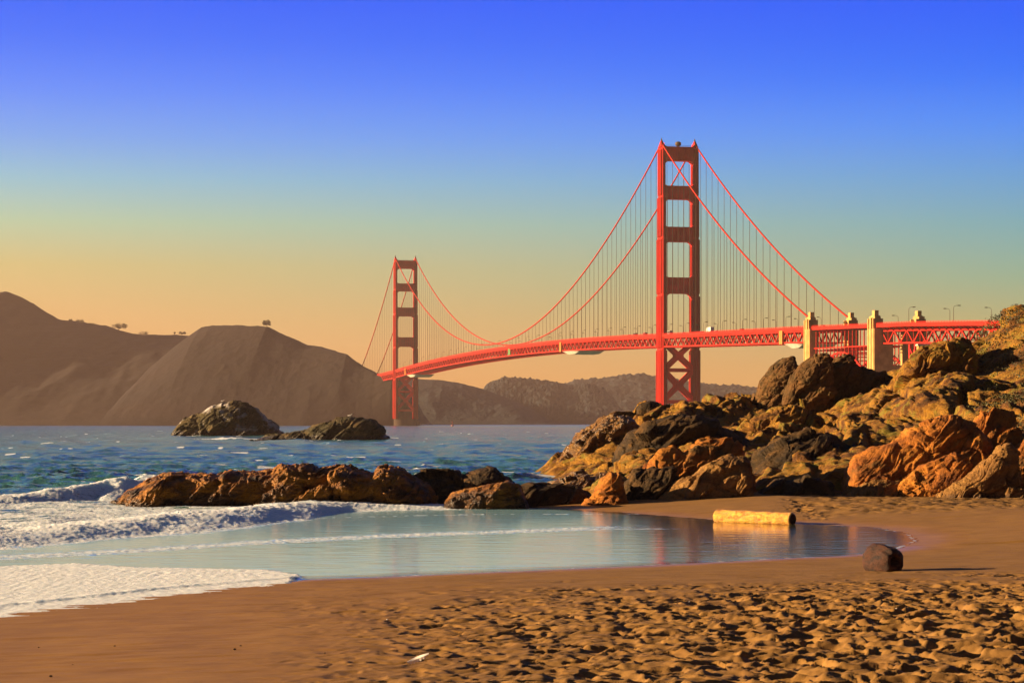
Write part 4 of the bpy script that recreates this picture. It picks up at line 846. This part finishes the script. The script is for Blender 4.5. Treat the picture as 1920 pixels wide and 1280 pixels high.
# ------------------------------------------------------------------ logs
def log_obj(name, p, q, r, mat, endmat, label, seed, knob=0.05, broken=False, hollow=False):
    p, q = Vector(p), Vector(q); d = (q - p); L = d.length; d.normalize(); u = Vector((0, 0, 1)); a = d.cross(u).normalized(); c = a.cross(d)
    nl, nr = 140, 72; cen = (p + q) / 2
    tl = np.linspace(0, 1, nl); th = np.linspace(0, 2 * np.pi, nr, endpoint=False)
    TL, TH = np.meshgrid(tl, th, indexing='ij')
    er = 1.0 if broken else 0.35
    endr = np.clip(np.minimum(TL, 1 - TL) * L / (r * er), 0, 1)
    rad0 = r * ((0.48 if broken else 0.80) + (0.52 if broken else 0.20) * np.sqrt(1 - (1 - endr) ** 2)) * (1.06 - 0.14 * TL)
    loc = np.stack([(TL * L).ravel(), (np.cos(TH) * r).ravel(), (np.sin(TH) * r).ravel()], 1)
    bark = fbm(loc * np.array([0.8, 6, 6]) / (r * 3), 4, seed) * knob * 0.5 + fbm(loc / (r * 1.6), 3, seed + 5) * knob
    rad = rad0.ravel() + bark
    if False: rad *= 1 - 0.22 * sm(0.72, 1.0, TL.ravel()) * (0.5 + 0.5 * np.cos(TH.ravel() * 3 + 1)) + 0.0
    A, C, D = np.array(a), np.array(c), np.array(d)
    V = (np.array(p) - np.array(cen)) + loc[:, :1] * D + (rad * np.cos(TH).ravel())[:, None] * A + (rad * np.sin(TH).ravel())[:, None] * C
    i = np.arange(nl * nr).reshape(nl, nr); j = np.roll(i, -1, axis=1)
    Q = np.stack([i[:-1].ravel(), j[:-1].ravel(), j[1:].ravel(), i[1:].ravel()], 1)
    e = empty(name, tuple(cen - Vector((0, 0, r))), label, "log")
    def shift(V): return V + np.array([0, 0, r])
    link("trunk", np_mesh("trunk", shift(V), Q), mat, e)
    for k, nm in ((0, -1), (nl - 1, 1)):     # cut ends: rings of vertices with rough depth
        base = V[i[k]]; ctr = base.mean(0); rings = []
        for f in np.linspace(1, 0.02, 26):
            w = ctr + (base - ctr) * f; dep = (0.10 * r * fbm(w * 9 / (r * 2.2), 4, seed + 9) - (r * (0.9 if broken else 0.12) * (sm(1.0, 0.2, f)) * (0.6 + 0.8 * perlin(w * 2.2 / r, seed + 11)) if hollow or broken else 0)) * (1 if f < 0.99 else 0)
            rings.append(w + (D * nm)[None, :] * np.reshape(dep, (-1, 1)))
        W = np.concatenate(rings); ii = np.arange(26 * nr).reshape(26, nr); jj = np.roll(ii, -1, axis=1)
        QQ = np.stack([ii[:-1].ravel(), jj[:-1].ravel(), jj[1:].ravel(), ii[1:].ravel()], 1)
        link("cut_end", np_mesh("cut_end", shift(W), QQ), endmat, e)
    return e
def wood(name, c0, c1, rough=0.6, bmp=0.03, spec=0.4):
    m, t, b = newmat(name); v = pos(t, (0.8, 0.8, 1.4)); n = noise(t, v, 5, 8, .65); n2 = noise(t, v, 22, 5, .7)
    t.links.new(mixc(t, 0.6, rampn(t, n, [(.35, c0), (.6, c1)]), rampn(t, n2, [(.3, .35), (.55, 1.0)]), 'MULTIPLY'), b.inputs['Base Color'])
    b.inputs['Roughness'].default_value = rough; b.inputs['Specular IOR Level'].default_value = spec; bump(t, b, mth(t, 'ADD', n, n2), bmp); return m
w1 = wood('bleached_wood', (0.42, 0.14, 0.008), (0.92, 0.50, 0.05), 0.32, 0.06, 0.6); w2 = wood('brown_bark', (0.012, 0.004, 0.002), (0.075, 0.022, 0.005), 0.7, 0.05); w3 = wood('rotten_heartwood', (0.015, 0.008, 0.004), (0.14, 0.05, 0.014), 0.8, 0.08)
rA = 0.27
log_obj("driftwood_log", (P(1344, 965, 87.6)[0], 87.6, FILM + 0.19), (P(1487, 970, 85.0)[0], 85.0, FILM + 0.19), rA, w1, w3, "golden sunlit smooth log lying at the far edge of the tide pool", 201, 0.02)
log_obj("driftwood_log", (P(1637, 1045, 54.0)[0], 54.3, 0.27 + 0.46), (P(1684, 1048, 52.9)[0], 53.35, 0.27 + 0.44), 0.38, w2, w3, "short thick dark brown log with a rotten broken end on the near sand", 207, 0.05, True, True)

# dark pebbles and scraps scattered on the smooth sand
def pebbles():
    rng = random.Random(11)
    for k in range(16):
        if k < 8: px, py = rng.uniform(60, 900), rng.uniform(1150, 1270)
        else: px, py = rng.uniform(1150, 1900), rng.uniform(1085, 1262)
        Y = F * (CH - 0.75) / (py - HY)
        for _ in range(4):
            z0 = FILM + 0.036 * max(0.0, float(sdist(np.array([(px - 960) / F * Y]), np.array([Y]))[0])); Y = F * (CH - z0) / (py - HY)
        x = (px - 960) / F * Y; r = rng.uniform(.008, .016); m = MB()
        m.tube([(x - r * 1.6, Y, z0 + r * .2), (x - r, Y, z0 + r * .5), (x, Y + r * .2, z0 + r * .7), (x + r, Y, z0 + r * .5), (x + r * 1.5, Y, z0 + r * .2)], [r * .2, r * .7, r, r * .75, r * .2], 8)
        white = k % 5 == 3
        tag(m.build("pebble", M['white'] if white else M['bark_dark'], None, True, (x, Y, z0)), "tiny white pebble glinting on the sand" if white else "tiny dark pebble or scrap lying on the sand", "pebble", "tiny white pebbles on the sand" if white else "tiny dark pebbles on the sand")
pebbles()
# white notched bone on the sand
def bone():
    Y0 = 29.3; m = MB(); n = 26; z = 0.86
    prev = None
    for k in range(n + 1):
        f = k / n; x = P(764, 0, Y0)[0] + f * 0.28; y = Y0 - 0.02 + 0.02 * math.sin(f * 5); zc = z + 0.015 + 0.115 * f ** 1.15
        up = 0.018 + 0.018 * math.sin(f * math.pi); dn = 0.008 + 0.020 * math.sin(f * math.pi) + (0.014 if (k % 4) < 2 and 0.1 < f < 0.9 else 0)
        cur = [(x, y - .012, zc - dn), (x, y + .012, zc - dn), (x, y + .02, zc + up * .2), (x, y + .008, zc + up), (x, y - .008, zc + up), (x, y - .02, zc + up * .2)]
        if prev:
            m.add(prev + cur, [(a, (a+1) % 6, 6 + (a+1) % 6, 6 + a) for a in range(6)] + ([tuple(range(5, -1, -1))] if k == 1 else []) + ([tuple(range(6, 12))] if k == n else []))
        prev = cur
    tag(m.build("bone_fragment", M['white'], None, False, (P(780, 0, Y0)[0], Y0, z)), "small white notched bone lying on the smooth sand at the bottom of the picture", "bone")
bone()

# ------------------------------------------------------------------ gulls, buoy, shore house
def gull(x, y, z, s, label, face=1):
    rings = [(-.30, .02, .22), (-.22, .045, .20), (-.10, .085, .19), (.02, .10, .20), (.12, .085, .24), (.18, .055, .31), (.22, .045, .37), (.27, .05, .40), (.32, .035, .40), (.37, .012, .385), (.41, .004, .37)]
    m = MB(); m.tube([(x + face * a * s, y, z + c * s) for a, r, c in rings], [r * s for a, r, c in rings], 10)
    for dy in (-.035, .035): m.tube([(x + .02 * s, y + dy * s, z - 0.02 * s), (x + .02 * s, y + dy * s, z + .14 * s)], .012 * s, 5)
    tag(m.build("seagull", M['white'], None, True, (x, y, z)), label, "seagull", "seagulls resting on the offshore rocks")
def rock_top(o, x, y):
    bpy.context.view_layer.update(); ok, h, n_, i_ = o.ray_cast(Vector((x, y, 60)) - o.location, Vector((0, 0, -1)))
    return h.z + o.location.z if ok else None
for o, px, Y, sc2, lb in ((st1, 417, 602, 1.5, "white gull standing on the left shoulder of the tall whitened sea stack"), (st2, 656, 444, 1.5, "white gull standing on the highest point of the low dark sea stack"), (st2, 675, 444, 0.8, "small pale gull sitting right of the standing gull on the low dark sea stack")):
    x = (px - 960) / F * Y; z = rock_top(o, x, Y)
    if z is not None: gull(x, Y, z, sc2, lb)
x, y, z = P(848, 797, 2600)
e = empty("buoy", (x, y, 0), "tiny red channel buoy on the water below the middle of the bridge", "buoy")
m = MB(); m.tube([(x, y, -.5), (x, y, 1.2)], 1.6, 12); m.build("float", M['car_red'], e); m = MB()
for k in range(3): a = k * 2.1; m.beam((x + math.cos(a), y + math.sin(a), 1.2), (x, y, 5), .25, .25)
m.tube([(x, y, 4.6), (x, y, 5.6)], .5, 8); m.build("tower_frame", M['car_red'], e)
x, y, z = P(268, 788, 3330)
e = empty("house", (x, y, 3), "tiny pale house on the far shore below the left hill", "house")
m = MB(); m.box((x, y, 6), (14, 8, 6)); m.build("wall", M['tarp'], e); m = MB()
m.add([(x-7.5, y-4.5, 9), (x+7.5, y-4.5, 9), (x+7.5, y+4.5, 9), (x-7.5, y+4.5, 9), (x-7.5, y, 12), (x+7.5, y, 12)], [(0, 1, 5, 4), (2, 3, 4, 5), (0, 4, 3), (1, 2, 5), (3, 2, 1, 0)]); m.build("roof", M['steel'], e)
# pale shed and scaffold under the viaduct
x, y, z = P(1737, 648, 1150)
e = empty("building", (x, y, z - 12), "small pale building lit by the sun under the viaduct beside the ochre rock", "building")
m = MB(); m.box((x, y, z - 6), (9, 6, 12)); m.build("wall", M['conc'], e); m = MB(); m.box((x, y, z + .4), (10, 7, 0.8)); m.build("roof", M['tarp'], e)

# ------------------------------------------------------------------ trees
def leaves_mesh(name, centers, radii, n, size, seed):
    rng = np.random.default_rng(seed); V = []; k = len(centers)
    w = np.array(radii) ** 2; idx = rng.choice(k, n, p=w / w.sum())
    d = rng.normal(size=(n, 3)); d /= np.linalg.norm(d, axis=1, keepdims=True)
    rr = np.array(radii)[idx] * rng.uniform(0.55, 1.05, n) ** 0.6
    c = np.array(centers)[idx] + d * rr[:, None] * np.array([1, 1, .8])
    a = rng.normal(size=(n, 3)); a /= np.linalg.norm(a, axis=1, keepdims=True); b = np.cross(a, d + 0.3 * rng.normal(size=(n, 3))); b /= np.maximum(np.linalg.norm(b, axis=1, keepdims=True), 1e-6)
    s = (size * rng.uniform(.6, 1.4, n))[:, None]
    V = np.stack([c - a*s, c - b*s*.6, c + a*s, c + b*s*.6], 1).reshape(-1, 3)
    return V, np.arange(4 * n).reshape(n, 4)
M['leafd'] = plain('dark_foliage', (0.035, 0.04, 0.012), 0.8, 0.3, 0.4); M['bark'] = plain('tree_bark', (0.06, 0.04, 0.025), 0.9, 1, .2)
def tree(px, pyb, Y, h, w, label, seed, dz=-1.0):
    x, y, z = P(px, pyb, Y); z += dz; rng = random.Random(seed); e = empty("tree", (x, y, z), label, "tree", "trees on the skyline of the hills")
    m = MB(); lean = rng.uniform(-.1, .1) * h
    m.tube([(x, y, z - 1), (x + lean * .5, y, z + h * .3), (x + lean, y, z + h * .6)], [h * .05, h * .035, h * .015], 7)
    for k in range(4): a = rng.uniform(0, 6.28); m.tube([(x + lean * .5, y, z + h * .3), (x + lean + math.cos(a) * w * .35, y + math.sin(a) * w * .35, z + h * rng.uniform(.5, .75))], [h * .025, h * .01], 5)
    m.build("trunk", M['bark'], e)
    cs = [(rng.uniform(-.38, .38) * w + lean, rng.uniform(-.35, .35) * w, h * rng.uniform(.45, .85)) for _ in range(11)]; rs = [w * rng.uniform(.12, .22) for _ in cs]
    V, Q = leaves_mesh("crown", cs, rs, 1400, h * 0.045, seed); link("crown", np_mesh("crown", V, Q, False), M['leafd'], e)
tree(501, 614, 3480, 13, 15, "lone round tree standing on the right end of the flat topped hill", 1)
tree(222, 619, 3930, 13, 24, "wide bushy tree on the saddle of the left hill, largest of the row", 2)
tree(150, 607, 3930, 8, 18, "low dark tree on the ridge below the left peak", 3)
tree(132, 604, 3930, 7, 8, "small tree just left of the low dark tree on the left ridge", 13)
tree(174, 611, 3930, 6, 14, "flat bushy tree on the ridge between the low dark tree and the wide one", 14)
tree(268, 629, 3930, 7, 20, "flat bushy tree in the dip between the two left hills", 4)
tree(340, 628, 3930, 8, 14, "small rounded tree just left of the flat topped hill", 5)
tree(327, 628, 3930, 7, 5, "thin little tree beside the small rounded tree left of the flat topped hill", 6)

# ------------------------------------------------------------------ ground cover on the right hill
def cover():
    rng = np.random.default_rng(5); n = 26000
    px = rng.uniform(1560, 2250, n); Y = rng.uniform(118, 176, n); X = (px - 960) / F * Y; Z = head_z(X, Y)
    py = HY - (Z - CH) * F / Y
    q = np.stack([X, Y, Z], 1); d = fbm(q * 0.35, 3, 300)
    keep = (d + 0.9 * sm(1650, 1880, px + 0.8 * (700 - py)) - 0.95 > rng.uniform(-0.2, 0.3, n)) & (Z > 3.2)
    q = q[keep]; n = len(q); c = np.repeat(q, 7, axis=0); m_ = len(c)
    c = c - np.stack([0 * c[:, 2], 0 * c[:, 2], 0.75 * sm(6.0, 8.5, c[:, 2]) + 0.45], 1) + rng.normal(size=(m_, 3)) * np.array([.20, .20, .07]) + np.array([-0.2, -0.2, 0.30])
    a = rng.normal(size=(m_, 3)); a /= np.linalg.norm(a, axis=1, keepdims=True); b = np.cross(a, rng.normal(size=(m_, 3))); b /= np.linalg.norm(b, axis=1, keepdims=True)
    s = rng.uniform(.03, .08, (m_, 1))
    V = np.stack([c - a*s, c - b*s*.7, c + a*s, c + b*s*.7], 1).reshape(-1, 3)
    m, t, b_ = newmat('ice_plant_leaves'); n1 = noise(t, pos(t), 0.7, 4); t.links.new(rampn(t, n1, [(.35, (0.018, 0.024, 0.004)), (.65, (0.10, 0.085, 0.012))]), b_.inputs['Base Color']); b_.inputs['Roughness'].default_value = .7
    o = link("ground_cover", np_mesh("ground_cover", V, np.arange(4 * m_).reshape(m_, 4), False), m)
    tag(o, "dark green mat of low leafy plants spreading over the right hill", "plants", kind="stuff")
cover()

# ------------------------------------------------------------------ haze
m = bpy.data.materials.new("haze"); m.use_nodes = True; t = m.node_tree; t.nodes.clear()
out = nd(t, 'ShaderNodeOutputMaterial'); pv = nd(t, 'ShaderNodeVolumePrincipled'); t.links.new(pv.outputs[0], out.inputs['Volume'])
pv.inputs['Color'].default_value = (0.95, 0.72, 0.62, 1); pv.inputs['Density'].default_value = 0.000044; pv.inputs['Anisotropy'].default_value = 0.3
hb = MB(); hb.box((0, 3200, 118), (9000, 7400, 252)); tag(hb.build("haze", m), "thin warm evening haze over the strait", "haze", kind="stuff")
